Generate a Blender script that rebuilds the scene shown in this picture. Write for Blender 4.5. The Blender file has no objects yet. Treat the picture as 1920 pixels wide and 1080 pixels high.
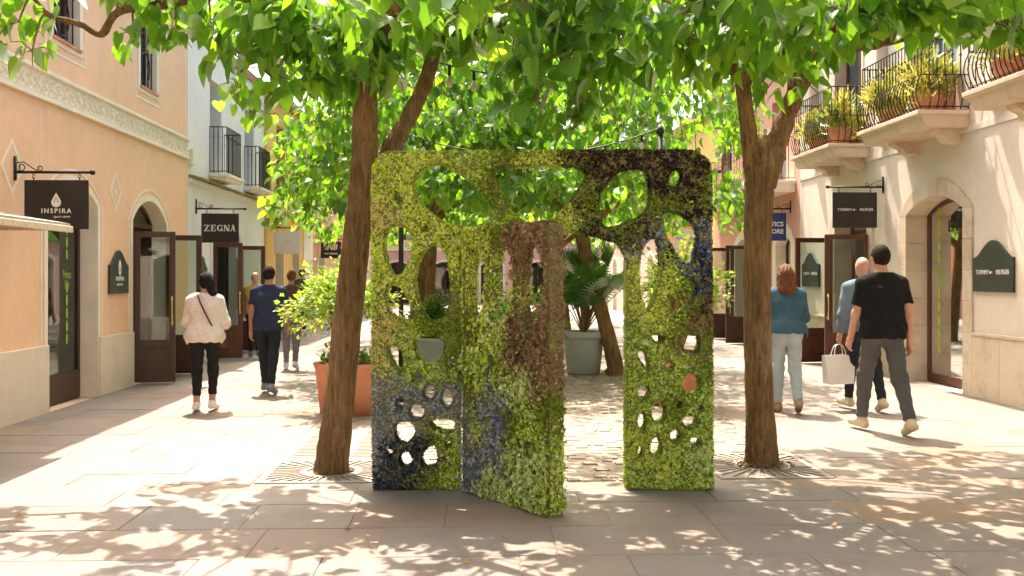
import bpy, math, random
import numpy as np
from mathutils import Vector, Matrix
from mathutils.geometry import tessellate_polygon
random.seed(11)
rng = np.random.default_rng(11)
C = bpy.context.scene.collection
scn = bpy.context.scene

# ---------------------------------------------------------------- camera
# world: +Y runs down the street, X across it, metres
CAM_H = 1.58
FPX = 1867.0
YAW = math.atan(70 / FPX)
cam = bpy.data.cameras.new('camera')
cam.lens = 35.0
cam.sensor_width = 36.0
cam.shift_y = -22 / 1920
cam.clip_end = 2000
camo = bpy.data.objects.new('camera', cam)
camo.location = (0, 0, CAM_H)
camo.rotation_euler = (math.pi / 2, 0, -YAW)
C.objects.link(camo)
scn.camera = camo
# ---------------------------------------------------------------- sky and sun
SUN_EL = math.radians(64)
SUN_H = Vector((-0.29, 0.957)).normalized()
world = bpy.data.worlds.new('World')
scn.world = world
world.use_nodes = True
wn = world.node_tree.nodes
sky = wn.new('ShaderNodeTexSky')
sky.sky_type = 'NISHITA'
sky.sun_disc = False
sky.sun_elevation = SUN_EL
sky.sun_rotation = math.atan2(SUN_H.x, SUN_H.y)
sky.air_density = 0.5
sky.dust_density = 6.0
sky.ozone_density = 0.1
wn['Background'].inputs['Strength'].default_value = 0.125
world.node_tree.links.new(sky.outputs['Color'], wn['Background'].inputs['Color'])
sun = bpy.data.lights.new('sun', 'SUN')
sun.energy = 2.9
sun.angle = math.radians(0.45)
sun.color = (1.0, 0.89, 0.79)
suno = bpy.data.objects.new('sun', sun)
tosun = Vector((SUN_H.x * math.cos(SUN_EL), SUN_H.y * math.cos(SUN_EL), math.sin(SUN_EL)))
suno.rotation_euler = tosun.to_track_quat('Z', 'Y').to_euler()
suno.location = (0, 10, 30)
C.objects.link(suno)
scn.view_settings.view_transform = 'Standard'
scn.view_settings.look = 'None'
scn.view_settings.exposure = 2.25
scn.view_settings.gamma = 1.0
scn.view_settings.use_curve_mapping = False
scn.cycles.use_adaptive_sampling = True
scn.cycles.adaptive_threshold = 0.04
scn.cycles.max_bounces = 6
scn.cycles.diffuse_bounces = 4
scn.cycles.glossy_bounces = 2
scn.cycles.transmission_bounces = 4
scn.cycles.transparent_max_bounces = 8

CA, SA = math.cos(YAW), math.sin(YAW)
def ray(px, py):
    cx = (px - 960) / FPX; cz = -(py - 518) / FPX
    return Vector((cx * CA + SA, -cx * SA + CA, cz))
def dep(px, py, D):
    r = ray(px, py); return Vector((r.x * D, r.y * D, CAM_H + r.z * D))
def gnd(px, py, z=0.0):
    r = ray(px, py); return r * ((z - CAM_H) / r.z) + Vector((0, 0, CAM_H))

# ---------------------------------------------------------------- materials
def nodes_of(name):
    m = bpy.data.materials.new(name); m.use_nodes = True
    nt = m.node_tree; return m, nt, nt.nodes['Principled BSDF']
def N(nt, t, **kw):
    n = nt.nodes.new(t)
    for k, v in kw.items(): setattr(n, k, v)
    return n
def rnd_value(nt):
    """one random number per object and per island"""
    a = N(nt, 'ShaderNodeObjectInfo'); b = N(nt, 'ShaderNodeNewGeometry')
    s = N(nt, 'ShaderNodeMath', operation='ADD'); f = N(nt, 'ShaderNodeMath', operation='FRACT')
    nt.links.new(a.outputs['Random'], s.inputs[0]); nt.links.new(b.outputs['Random Per Island'], s.inputs[1])
    nt.links.new(s.outputs[0], f.inputs[0]); return f.outputs[0]
def ramp(nt, fac, cols, interp='LINEAR'):
    r = N(nt, 'ShaderNodeValToRGB'); r.color_ramp.interpolation = interp
    el = r.color_ramp.elements
    while len(el) < len(cols): el.new(0.5)
    for i, (p, c) in enumerate(cols):
        el[i].position = p; el[i].color = (*c, 1)
    nt.links.new(fac, r.inputs[0]); return r.outputs[0]
def noise(nt, scale, detail=4, rough=0.55, coord='Object', stretch=(1, 1, 1)):
    t = N(nt, 'ShaderNodeTexCoord'); mp = N(nt, 'ShaderNodeMapping'); mp.inputs['Scale'].default_value = stretch
    n = N(nt, 'ShaderNodeTexNoise'); n.inputs['Scale'].default_value = scale; n.inputs['Detail'].default_value = detail
    n.inputs['Roughness'].default_value = rough
    nt.links.new(t.outputs[coord], mp.inputs[0]); nt.links.new(mp.outputs[0], n.inputs['Vector']); return n.outputs['Fac']
def mixc(nt, fac, a, b, mode='MIX'):
    m = N(nt, 'ShaderNodeMix', data_type='RGBA', blend_type=mode)
    for sock, v in ((m.inputs[0], fac), (m.inputs[6], a), (m.inputs[7], b)):
        if hasattr(v, 'links') or hasattr(v, 'is_linked'): nt.links.new(v, sock)
        elif isinstance(v, (int, float)): sock.default_value = v
        else: sock.default_value = (*v, 1)
    return m.outputs[2]
def bump(nt, p, h, strength=0.3, dist=0.01):
    b = N(nt, 'ShaderNodeBump'); b.inputs['Strength'].default_value = strength; b.inputs['Distance'].default_value = dist
    nt.links.new(h, b.inputs['Height']); nt.links.new(b.outputs[0], p.inputs['Normal'])
def mul(c, f): return tuple(min(1, x * f) for x in c)
def simple(name, col, rough=0.6, metal=0.0, var=0.12, scale=6, bscale=60, bstr=0.12, bdist=0.004, spec=0.4, stretch=(1, 1, 1)):
    m, nt, p = nodes_of(name)
    nz = noise(nt, scale, stretch=stretch)
    nt.links.new(ramp(nt, nz, [(0.3, mul(col, 1 - var)), (0.7, mul(col, 1 + var))]), p.inputs['Base Color'])
    p.inputs['Roughness'].default_value = rough; p.inputs['Metallic'].default_value = metal
    p.inputs['Specular IOR Level'].default_value = spec
    if bstr: bump(nt, p, noise(nt, bscale, 3, stretch=stretch), bstr, bdist)
    return m
def plaster(name, col, dirt=(0.42, 0.33, 0.24), var=0.09):
    m, nt, p = nodes_of(name)
    big = noise(nt, 0.55, 5, 0.6); fine = noise(nt, 7, 5, 0.65); streak = noise(nt, 2.2, 4, 0.6, stretch=(1, 1, 0.12))
    c1 = ramp(nt, big, [(0.3, mul(col, 1 - var)), (0.7, mul(col, 1 + var))])
    c2 = mixc(nt, 1.0, c1, ramp(nt, fine, [(0.3, (0.93, 0.92, 0.9)), (0.7, (1.0, 1.0, 1.0))]), 'MULTIPLY')
    f = N(nt, 'ShaderNodeMapRange'); f.inputs[1].default_value = 0.56; f.inputs[2].default_value = 0.8; f.inputs[4].default_value = 0.3
    nt.links.new(streak, f.inputs[0])
    nt.links.new(mixc(nt, f.outputs[0], c2, mul(dirt, 1.0)), p.inputs['Base Color'])
    p.inputs['Roughness'].default_value = 0.9; p.inputs['Specular IOR Level'].default_value = 0.2
    bump(nt, p, noise(nt, 45, 5, 0.7), 0.35, 0.006)
    return m
def stone(name, cols, rough=0.75, scale=2.2, bstr=0.25):
    m, nt, p = nodes_of(name)
    r = rnd_value(nt)
    base = ramp(nt, r, cols)
    nz = noise(nt, scale, 6, 0.62, coord='Generated' if False else 'Object'); fine = noise(nt, 40, 4, 0.6)
    g = N(nt, 'ShaderNodeNewGeometry'); mp = N(nt, 'ShaderNodeMapping')
    wz = N(nt, 'ShaderNodeTexNoise'); wz.inputs['Scale'].default_value = scale; wz.inputs['Detail'].default_value = 6; wz.inputs['Roughness'].default_value = 0.65
    nt.links.new(g.outputs['Position'], wz.inputs['Vector'])
    c = mixc(nt, 1.0, base, ramp(nt, wz.outputs['Fac'], [(0.28, (0.72, 0.7, 0.68)), (0.5, (0.95, 0.95, 0.95)), (0.72, (1.0, 1.0, 1.0))]), 'MULTIPLY')
    f2 = N(nt, 'ShaderNodeTexNoise'); f2.inputs['Scale'].default_value = 55; f2.inputs['Detail'].default_value = 4
    nt.links.new(g.outputs['Position'], f2.inputs['Vector'])
    c = mixc(nt, 0.5, c, ramp(nt, f2.outputs['Fac'], [(0.3, (0.75, 0.74, 0.72)), (0.7, (1.0, 1.0, 1.0))]), 'MULTIPLY')
    nt.links.new(c, p.inputs['Base Color']); p.inputs['Roughness'].default_value = rough
    p.inputs['Specular IOR Level'].default_value = 0.35
    bump(nt, p, f2.outputs['Fac'], bstr, 0.004)
    return m
def leafmat(name, cols, trans, tr=0.45, gloss=0.25, veins=True):
    """leaf: diffuse front, translucent light from behind, a slight sheen, pale veins"""
    m, nt, p = nodes_of(name); nt.nodes.remove(p)
    out = nt.nodes['Material Output']; r = rnd_value(nt)
    col = ramp(nt, r, cols)
    tcol = mixc(nt, 1.0, ramp(nt, r, [(0.0, mul(trans, 0.55)), (0.5, trans), (1.0, (min(1, trans[0] * 1.5), trans[1] * 1.12, trans[2]))]), (1, 1, 1), 'MULTIPLY')
    d = N(nt, 'ShaderNodeBsdfDiffuse'); t = N(nt, 'ShaderNodeBsdfTranslucent'); g = N(nt, 'ShaderNodeBsdfGlossy')
    g.inputs['Roughness'].default_value = 0.42; g.inputs['Color'].default_value = (0.9, 0.95, 0.85, 1)
    if veins:
        uv = N(nt, 'ShaderNodeUVMap'); sp = N(nt, 'ShaderNodeSeparateXYZ'); nt.links.new(uv.outputs[0], sp.inputs[0])
        ab = N(nt, 'ShaderNodeMath', operation='ABSOLUTE'); nt.links.new(sp.outputs[0], ab.inputs[0])
        k = N(nt, 'ShaderNodeMath', operation='MULTIPLY_ADD'); k.inputs[1].default_value = -0.75; nt.links.new(ab.outputs[0], k.inputs[0]); nt.links.new(sp.outputs[1], k.inputs[2])
        w = N(nt, 'ShaderNodeMath', operation='MULTIPLY'); w.inputs[1].default_value = 6.0; nt.links.new(k.outputs[0], w.inputs[0])
        fr = N(nt, 'ShaderNodeMath', operation='FRACT'); nt.links.new(w.outputs[0], fr.inputs[0])
        v1 = N(nt, 'ShaderNodeMath', operation='LESS_THAN'); v1.inputs[1].default_value = 0.12; nt.links.new(fr.outputs[0], v1.inputs[0])
        v2 = N(nt, 'ShaderNodeMath', operation='LESS_THAN'); v2.inputs[1].default_value = 0.018; nt.links.new(ab.outputs[0], v2.inputs[0])
        mx = N(nt, 'ShaderNodeMath', operation='MAXIMUM'); nt.links.new(v1.outputs[0], mx.inputs[0]); nt.links.new(v2.outputs[0], mx.inputs[1])
        sc = N(nt, 'ShaderNodeMath', operation='MULTIPLY'); sc.inputs[1].default_value = 0.3; nt.links.new(mx.outputs[0], sc.inputs[0])
        col = mixc(nt, sc.outputs[0], col, (0.3, 0.42, 0.14)); 
        bp = N(nt, 'ShaderNodeBump'); bp.inputs['Strength'].default_value = 0.5; bp.inputs['Distance'].default_value = 0.004
        nt.links.new(fr.outputs[0], bp.inputs['Height'])
        for s in (d, g): nt.links.new(bp.outputs[0], s.inputs['Normal'])
    nt.links.new(col, d.inputs['Color']); nt.links.new(tcol, t.inputs['Color'])
    a = N(nt, 'ShaderNodeMixShader'); a.inputs[0].default_value = tr
    nt.links.new(d.outputs[0], a.inputs[1]); nt.links.new(t.outputs[0], a.inputs[2])
    lw = N(nt, 'ShaderNodeFresnel'); lw.inputs['IOR'].default_value = 1.4
    fm_ = N(nt, 'ShaderNodeMath', operation='MULTIPLY'); fm_.inputs[1].default_value = gloss * 3; nt.links.new(lw.outputs[0], fm_.inputs[0])
    b = N(nt, 'ShaderNodeMixShader'); nt.links.new(fm_.outputs[0], b.inputs[0])
    nt.links.new(a.outputs[0], b.inputs[1]); nt.links.new(g.outputs[0], b.inputs[2])
    nt.links.new(b.outputs[0], out.inputs[0]); return m
def glassmat(name, tint=(0.75, 0.82, 0.78)):
    m, nt, p = nodes_of(name); nt.nodes.remove(p); out = nt.nodes['Material Output']
    t = N(nt, 'ShaderNodeBsdfTransparent'); t.inputs[0].default_value = (*tint, 1)
    g = N(nt, 'ShaderNodeBsdfGlossy'); g.inputs['Roughness'].default_value = 0.02
    f = N(nt, 'ShaderNodeFresnel'); f.inputs[0].default_value = 1.5
    mm = N(nt, 'ShaderNodeMath', operation='MULTIPLY_ADD'); mm.inputs[1].default_value = 0.8; mm.inputs[2].default_value = 0.02
    nt.links.new(f.outputs[0], mm.inputs[0])
    x = N(nt, 'ShaderNodeMixShader'); nt.links.new(mm.outputs[0], x.inputs[0]); nt.links.new(t.outputs[0], x.inputs[1]); nt.links.new(g.outputs[0], x.inputs[2])
    nt.links.new(x.outputs[0], out.inputs[0]); return m
def barkmat(name, c0, c1, c2):
    m, nt, p = nodes_of(name)
    a = noise(nt, 42, 6, 0.7, stretch=(1, 1, 0.11)); b = noise(nt, 3.0, 4, 0.6, stretch=(1, 1, 0.5)); c = noise(nt, 90, 3, 0.6, stretch=(1, 1, 0.4))
    col = ramp(nt, a, [(0.32, c0), (0.5, c1), (0.68, c2)])
    col = mixc(nt, 1.0, col, ramp(nt, b, [(0.3, (0.6, 0.62, 0.55)), (0.65, (1.1, 1.05, 1.0))]), 'MULTIPLY')
    pt = noise(nt, 2.6, 5, 0.7, stretch=(1, 1, 0.6)); pr_ = N(nt, 'ShaderNodeMapRange'); pr_.inputs[1].default_value = 0.52; pr_.inputs[2].default_value = 0.66; pr_.inputs[4].default_value = 0.5; nt.links.new(pt, pr_.inputs[0])
    col = mixc(nt, pr_.outputs[0], col, ramp(nt, a, [(0.35, mul(c1, .75)), (0.65, (0.40, 0.33, 0.22))]))
    nt.links.new(col, p.inputs['Base Color']); p.inputs['Roughness'].default_value = 0.92; p.inputs['Specular IOR Level'].default_value = 0.2
    ad = N(nt, 'ShaderNodeMath', operation='ADD'); nt.links.new(a, ad.inputs[0]); nt.links.new(c, ad.inputs[1])
    bump(nt, p, ad.outputs[0], 1.0, 0.035); return m
def fabric(name, col, var=0.1, scale=5, bstr=0.6, bdist=0.03):
    return simple(name, col, rough=0.9, var=var, scale=scale, bscale=9, bstr=bstr, bdist=bdist, spec=0.15)

M = {}
M['peach'] = plaster('peach_plaster', (0.84, 0.55, 0.35), var=0.06)
M['cream'] = plaster('cream_plaster', (0.70, 0.60, 0.47), var=0.06)
M['beige'] = plaster('beige_plaster', (0.74, 0.64, 0.49), var=0.05)
M['white'] = plaster('white_plaster', (0.80, 0.79, 0.75), var=0.04, dirt=(0.5, 0.48, 0.42))
M['yellow'] = plaster('yellow_plaster', (0.80, 0.54, 0.19), var=0.06)
M['pink'] = plaster('pink_plaster', (0.66, 0.36, 0.27), var=0.07)
M['orange'] = plaster('orange_plaster', (0.70, 0.36, 0.16), var=0.07)
M['rose'] = plaster('pale_rose_plaster', (0.66, 0.47, 0.38), var=0.06)
M['rightwall'] = plaster('warm_cream_plaster', (0.70, 0.60, 0.50), var=0.07, dirt=(0.55, 0.38, 0.25))
M['trim'] = simple('cream_trim_paint', (0.80, 0.71, 0.56), 0.85, var=0.06, scale=5, bscale=50)
M['limestone'] = stone('dressed_limestone', [(0, (0.62, 0.47, 0.33)), (0.5, (0.68, 0.54, 0.40)), (1, (0.70, 0.58, 0.45))], scale=3)
M['iron'] = simple('black_wrought_iron', (0.018, 0.017, 0.016), 0.5, 0.3, var=0.3, scale=20, bscale=120, bstr=0.2)
M['wood'] = simple('dark_brown_varnished_wood', (0.065, 0.030, 0.017), 0.42, var=0.35, scale=7, bscale=40, bstr=0.15, stretch=(6, 6, 0.5))
M['redwood'] = simple('red_brown_varnished_wood', (0.10, 0.034, 0.018), 0.4, var=0.35, scale=7, bscale=40, bstr=0.15, stretch=(6, 6, 0.5))
M['glass'] = glassmat('window_glass')
M['paneglass'] = simple('reflecting_window_pane', (0.05, 0.065, 0.075), 0.06, var=0.3, scale=2, bstr=0, spec=0.9)
M['board'] = simple('black_sign_enamel', (0.022, 0.019, 0.016), 0.5, var=0.25, scale=4, bscale=90, bstr=0.05)
M['plaque'] = simple('dark_green_grey_enamel', (0.035, 0.042, 0.036), 0.45, var=0.2, scale=4, bstr=0.05)
M['whiteboard'] = simple('white_sign_enamel', (0.72, 0.68, 0.68), 0.5, var=0.04, scale=3, bstr=0.03)
M['blueboard'] = simple('navy_sign_enamel', (0.02, 0.04, 0.16), 0.5, var=0.2, scale=3, bstr=0.03)
M['letter'] = simple('white_lettering', (0.8, 0.78, 0.74), 0.6, var=0.04, bstr=0)
M['greyletter'] = simple('grey_lettering', (0.28, 0.26, 0.26), 0.6, var=0.04, bstr=0)
M['blackletter'] = simple('black_lettering', (0.03, 0.03, 0.03), 0.6, var=0.04, bstr=0)
M['redletter'] = simple('red_flag_enamel', (0.6, 0.03, 0.05), 0.6, var=0.04, bstr=0)
M['lime'] = simple('lime_vinyl', (0.36, 0.46, 0.05), 0.6, var=0.05, bstr=0)
M['film'] = simple('grey_window_film', (0.11, 0.135, 0.125), 0.35, var=0.15, scale=2, bstr=0.03)
M['brass'] = simple('polished_brass', (0.75, 0.52, 0.2), 0.28, 1.0, var=0.1, bstr=0.05)
M['terracotta'] = simple('terracotta_clay', (0.55, 0.235, 0.13), 0.85, var=0.14, scale=5, bscale=70, bstr=0.2)
M['greypot'] = simple('grey_green_planter', (0.33, 0.38, 0.345), 0.6, var=0.08, scale=3, bscale=70, bstr=0.08)
M['soil'] = simple('dark_soil', (0.06, 0.04, 0.025), 0.95, var=0.4, scale=30, bscale=40, bstr=0.9, bdist=0.03)
M['mortar'] = stone('sandy_joint_ground', [(0, (0.30, 0.235, 0.165)), (1, (0.33, 0.26, 0.185))], scale=3)
M['slab'] = stone('sandstone_flag', [(0, (0.252, 0.208, 0.160)), (0.18, (0.230, 0.20, 0.165)), (0.34, (0.284, 0.222, 0.168)), (0.5, (0.25, 0.207, 0.168)), (0.66, (0.27, 0.215, 0.167)), (0.82, (0.285, 0.195, 0.122)), (0.92, (0.225, 0.195, 0.167)), (1, (0.27, 0.215, 0.163))], rough=0.62, scale=1.6, bstr=0.3)
M['cobble'] = stone('pale_cobble', [(0, (0.25, 0.20, 0.145)), (0.5, (0.31, 0.25, 0.185)), (1, (0.36, 0.295, 0.22))], scale=6)
M['joint'] = simple('dark_cobble_joint', (0.13, 0.10, 0.07), 0.95, var=0.3, scale=20, bstr=0.4)
M['grate'] = stone('grey_grate_casting', [(0, (0.30, 0.26, 0.21)), (1, (0.33, 0.285, 0.23))], scale=4)
M['pit'] = simple('dark_pit_earth', (0.03, 0.025, 0.02), 0.95, var=0.3, bstr=0.4)
M['mulch'] = simple('brown_mulch_chips', (0.20, 0.12, 0.07), 0.9, var=0.4, scale=40, bstr=0.3)
M['bark'] = barkmat('mulberry_bark', (0.11, 0.068, 0.030), (0.25, 0.158, 0.07), (0.38, 0.255, 0.12))
M['limb'] = barkmat('pale_limb_bark', (0.15, 0.085, 0.035), (0.32, 0.185, 0.085), (0.44, 0.28, 0.14))
M['twig'] = simple('green_twig_bark', (0.20, 0.15, 0.06), 0.8, var=0.3, scale=20)
M['leaf'] = leafmat('mulberry_leaf', [(0, (0.014, 0.055, 0.008)), (0.5, (0.032, 0.105, 0.012)), (0.85, (0.06, 0.16, 0.018)), (1, (0.12, 0.22, 0.03))], (0.32, 0.68, 0.03), tr=0.52, gloss=0.14)
M['shrubleaf'] = leafmat('shrub_leaf', [(0, (0.07, 0.17, 0.015)), (0.6, (0.15, 0.29, 0.03)), (1, (0.28, 0.40, 0.05))], (0.55, 0.8, 0.06), tr=0.48, gloss=0.14, veins=False)
M['underleaf'] = leafmat('planter_groundcover_leaf', [(0, (0.03, 0.09, 0.015)), (1, (0.08, 0.18, 0.03))], (0.25, 0.5, 0.04), tr=0.4, gloss=0.12, veins=False)
M['palmleaf'] = leafmat('fan_palm_leaf', [(0, (0.03, 0.095, 0.018)), (1, (0.085, 0.20, 0.035))], (0.2, 0.5, 0.05), tr=0.3, gloss=0.14, veins=False)
M['conifer'] = leafmat('golden_conifer', [(0, (0.20, 0.24, 0.03)), (0.5, (0.40, 0.38, 0.06)), (1, (0.55, 0.47, 0.11))], (0.7, 0.65, 0.12), tr=0.35, gloss=0.1, veins=False)
M['coniferdark'] = leafmat('green_conifer', [(0, (0.06, 0.11, 0.015)), (1, (0.2, 0.24, 0.03))], (0.35, 0.45, 0.05), tr=0.3, gloss=0.1, veins=False)
M['petal'] = leafmat('pink_petal', [(0, (0.65, 0.2, 0.26)), (1, (0.75, 0.35, 0.4))], (0.8, 0.3, 0.3), tr=0.3, gloss=0.05, veins=False)
M['skin'] = simple('skin', (0.50, 0.27, 0.185), 0.6, var=0.08, scale=10, bstr=0.05)
M['tanskin'] = simple('tanned_skin', (0.42, 0.21, 0.135), 0.6, var=0.08, scale=10, bstr=0.05)
M['tileg'] = stone('green_glazed_tile', [(0, (0.12, 0.17, 0.05)), (0.5, (0.35, 0.30, 0.07)), (1, (0.20, 0.24, 0.06))], rough=0.3)
M['woodlight'] = simple('pale_awning_wood', (0.45, 0.28, 0.13), 0.7, var=0.25, scale=8, bscale=40, stretch=(1, 8, 8))
M['awningtop'] = simple('grey_green_awning_sheet', (0.30, 0.30, 0.24), 0.7, var=0.1)
M['straw'] = simple('pale_straw_edge', (0.62, 0.53, 0.40), 0.9, var=0.2, scale=30, bscale=60, bstr=0.5)
M['rubber'] = simple('black_cable_rubber', (0.012, 0.012, 0.012), 0.6, bstr=0)
M['bulb'] = simple('frosted_bulb_glass', (0.42, 0.38, 0.3), 0.2, var=0.02, bstr=0)
M['paper'] = simple('white_paper', (0.75, 0.74, 0.74), 0.7, var=0.04, scale=4, bscale=8, bstr=0.2, bdist=0.02)
M['shutter'] = simple('grey_painted_shutter', (0.22, 0.24, 0.25), 0.6, var=0.1)
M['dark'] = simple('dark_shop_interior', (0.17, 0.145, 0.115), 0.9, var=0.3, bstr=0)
M['roof'] = simple('clay_roof', (0.35, 0.17, 0.1), 0.9, var=0.2)

# ---------------------------------------------------------------- helpers
class MB:
    def __init__(s): s.v = []; s.f = []; s.uv = None
    def box(s, x0, x1, y0, y1, z0, z1, f=None):
        b = len(s.v); f = f or (lambda x, y, z: (x, y, z))
        s.v += [f(x, y, z) for x in (x0, x1) for y in (y0, y1) for z in (z0, z1)]
        s.f += [[b + i for i in q] for q in ((0, 1, 3, 2), (4, 6, 7, 5), (0, 4, 5, 1), (2, 3, 7, 6), (0, 2, 6, 4), (1, 5, 7, 3))]
        return s
    def prism(s, loops, d0, d1, f):
        b = len(s.v); n = sum(len(l) for l in loops)
        tris = tessellate_polygon([[Vector((p[0], p[1], 0)) for p in l] for l in loops])
        for d in (d0, d1): s.v += [tuple(f(p[0], p[1], d)) for l in loops for p in l]
        flat = [p for l in loops for p in l]
        area = lambda q: sum(q[i - 1][0] * q[i][1] - q[i][0] * q[i - 1][1] for i in range(len(q)))
        for t in tris:
            t = list(t) if area([flat[i] for i in t]) > 0 else list(reversed(t))
            s.f.append([b + i for i in reversed(t)]); s.f.append([b + n + i for i in t])
        o = b
        for li, l in enumerate(loops):
            k = len(l); fwd = (area(l) > 0) == (li == 0)
            for i in range(k):
                j = (i + 1) % k
                if not fwd: i, j = j, i
                s.f.append([o + i, o + j, o + n + j, o + n + i])
            o += k
        return s
    def tube(s, pts, rad, n=8, cap=True, jit=0.0, lobes=0.0):
        pts = [Vector(p) for p in pts]; k = len(pts)
        if not hasattr(rad, '__len__'): rad = [rad] * k
        b = len(s.v); up = None
        for i in range(k):
            t = (pts[min(i + 1, k - 1)] - pts[max(i - 1, 0)]).normalized()
            if up is None:
                up = Vector((0, 0, 1)) if abs(t.z) < 0.9 else Vector((1, 0, 0))
            u = (up - t * up.dot(t)).normalized(); w = t.cross(u); up = u
            for j in range(n):
                a = 2 * math.pi * j / n; r = rad[i] * (1 + random.uniform(-jit, jit) + lobes * (math.sin(3 * a + i * .3) + .7 * math.sin(5 * a - i * .45 + 1)) * (2.0 if i < 5 else 1.0))
                s.v.append(tuple(pts[i] + (u * math.cos(a) + w * math.sin(a)) * r))
        for i in range(k - 1):
            for j in range(n):
                j2 = (j + 1) % n
                s.f.append([b + i * n + j, b + i * n + j2, b + (i + 1) * n + j2, b + (i + 1) * n + j])
        if cap:
            s.f.append([b + j for j in reversed(range(n))]); s.f.append([b + (k - 1) * n + j for j in range(n)])
        return s
    def lathe(s, prof, n=32, c=(0, 0, 0), a0=0.0, sq=None):
        b = len(s.v); k = len(prof)
        for r, z in prof:
            for j in range(n):
                a = 2 * math.pi * j / n + a0
                s.v.append((c[0] + r * math.cos(a), c[1] + r * math.sin(a), c[2] + z))
        for i in range(k - 1):
            for j in range(n):
                j2 = (j + 1) % n; s.f.append([b + i * n + j, b + i * n + j2, b + (i + 1) * n + j2, b + (i + 1) * n + j])
        return s
    def add(s, v, f):
        b = len(s.v); s.v += [tuple(x) for x in v]; s.f += [[b + int(i) for i in q] for q in f]; return s
    def build(s, name, mat, parent=None, smooth=False, bevel=0, kind=None):
        me = bpy.data.meshes.new(name); me.from_pydata(s.v, [], s.f); me.validate()
        return link(name, me, mat, parent, smooth, bevel, kind)
def link(name, me, mat, parent=None, smooth=False, bevel=0, kind=None):
    if mat is not None and not me.materials: me.materials.append(M[mat] if isinstance(mat, str) else mat)
    if smooth: me.polygons.foreach_set('use_smooth', [True] * len(me.polygons))
    o = bpy.data.objects.new(name, me); C.objects.link(o)
    if parent is not None: adopt(o, parent)
    if bevel:
        b = o.modifiers.new('bevel', 'BEVEL'); b.width = bevel; b.segments = 2; b.limit_method = 'ANGLE'
    if kind: o['kind'] = kind
    return o
def adopt(o, parent):
    o.parent = parent
    if parent.type == 'EMPTY': o.matrix_parent_inverse = parent.matrix_basis.inverted()
def thing(name, label, cat, loc=(0, 0, 0), group=None, rotz=0):
    o = bpy.data.objects.new(name, None); C.objects.link(o)
    o.location = loc; o.rotation_euler = (0, 0, rotz); o.empty_display_size = 0.2
    o.matrix_basis = Matrix.Translation(Vector(loc)) @ Matrix.Rotation(rotz, 4, 'Z')
    o['label'] = label; o['category'] = cat
    if group: o['group'] = group
    return o
def tag(o, label, cat, group=None):
    o['label'] = label; o['category'] = cat
    if group: o['group'] = group
    return o
def struct(o): o['kind'] = 'structure'; return o
def big_mesh(name, V, F, uv=None):
    me = bpy.data.meshes.new(name); V = np.asarray(V, np.float32); F = np.asarray(F, np.int32)
    me.vertices.add(len(V)); me.vertices.foreach_set('co', V.ravel())
    n, k = F.shape
    me.loops.add(n * k); me.loops.foreach_set('vertex_index', F.ravel())
    me.polygons.add(n); me.polygons.foreach_set('loop_start', np.arange(0, n * k, k, dtype=np.int32))
    me.polygons.foreach_set('loop_total', np.full(n, k, np.int32))
    if uv is not None:
        l = me.uv_layers.new(name='UVMap'); l.data.foreach_set('uv', np.asarray(uv, np.float32)[F.ravel()].ravel())
    me.update(); me.validate(); return me
def bake(tv, tf, R, S, T):
    """copies of a small template: rotations R (n,3,3, columns are axes), scales S (n,), places T (n,3)"""
    n, k = len(T), len(tv)
    V = np.einsum('nij,kj->nki', R, tv) * S[:, None, None] + T[:, None, :]
    F = (tf[None] + (np.arange(n) * k)[:, None, None]).reshape(-1, tf.shape[1])
    return V.reshape(-1, 3), F
def frames(y, z):
    y = y / np.linalg.norm(y, axis=1, keepdims=True)
    x = np.cross(y, z); x /= np.linalg.norm(x, axis=1, keepdims=True) + 1e-9
    z = np.cross(x, y); return np.stack([x, y, z], axis=2)
def text(body, size, org, right, up, mat, parent, name='lettering', align='CENTER', squash=1.0, depth=0.002, space=1.0, shear=0.0, bold=0.0):
    cu = bpy.data.curves.new(name, 'FONT'); cu.body = body; cu.size = size; cu.align_x = align; cu.align_y = 'CENTER'
    cu.extrude = depth; cu.space_character = space; cu.shear = shear; cu.offset = bold; cu.resolution_u = 4
    ob = bpy.data.objects.new('tmp', cu); C.objects.link(ob)
    dg = bpy.context.evaluated_depsgraph_get(); me = bpy.data.meshes.new_from_object(ob.evaluated_get(dg))
    bpy.data.objects.remove(ob); bpy.data.curves.remove(cu)
    r = Vector(right).normalized(); u = Vector(up).normalized(); n = r.cross(u)
    Mx = Matrix(((r.x * squash, u.x, n.x, org[0]), (r.y * squash, u.y, n.y, org[1]), (r.z * squash, u.z, n.z, org[2]), (0, 0, 0, 1)))
    me.transform(Mx); me.materials.clear(); me.name = name
    return link(name, me, mat, parent)
def arch(y0, y1, z0, zs, zt, n=14):
    c = (y0 + y1) / 2; hw = (y1 - y0) / 2; s = zt - zs
    r = (hw * hw + s * s) / (2 * s); cz = zt - r; a = math.asin(min(1, hw / r))
    return [(y0, z0), (y1, z0)] + [(c + r * math.sin(a - 2 * a * i / n), cz + r * math.cos(a - 2 * a * i / n)) for i in range(n + 1)]
def rect(y0, y1, z0, z1): return [(y0, z0), (y1, z0), (y1, z1), (y0, z1)]
XL, XR = -4.97, 6.58
FL = lambda y, z, d: (XL + d, y, z)
FR = lambda y, z, d: (XR - d, y, z)
PX = lambda x, z, d: (x, d, z)

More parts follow.
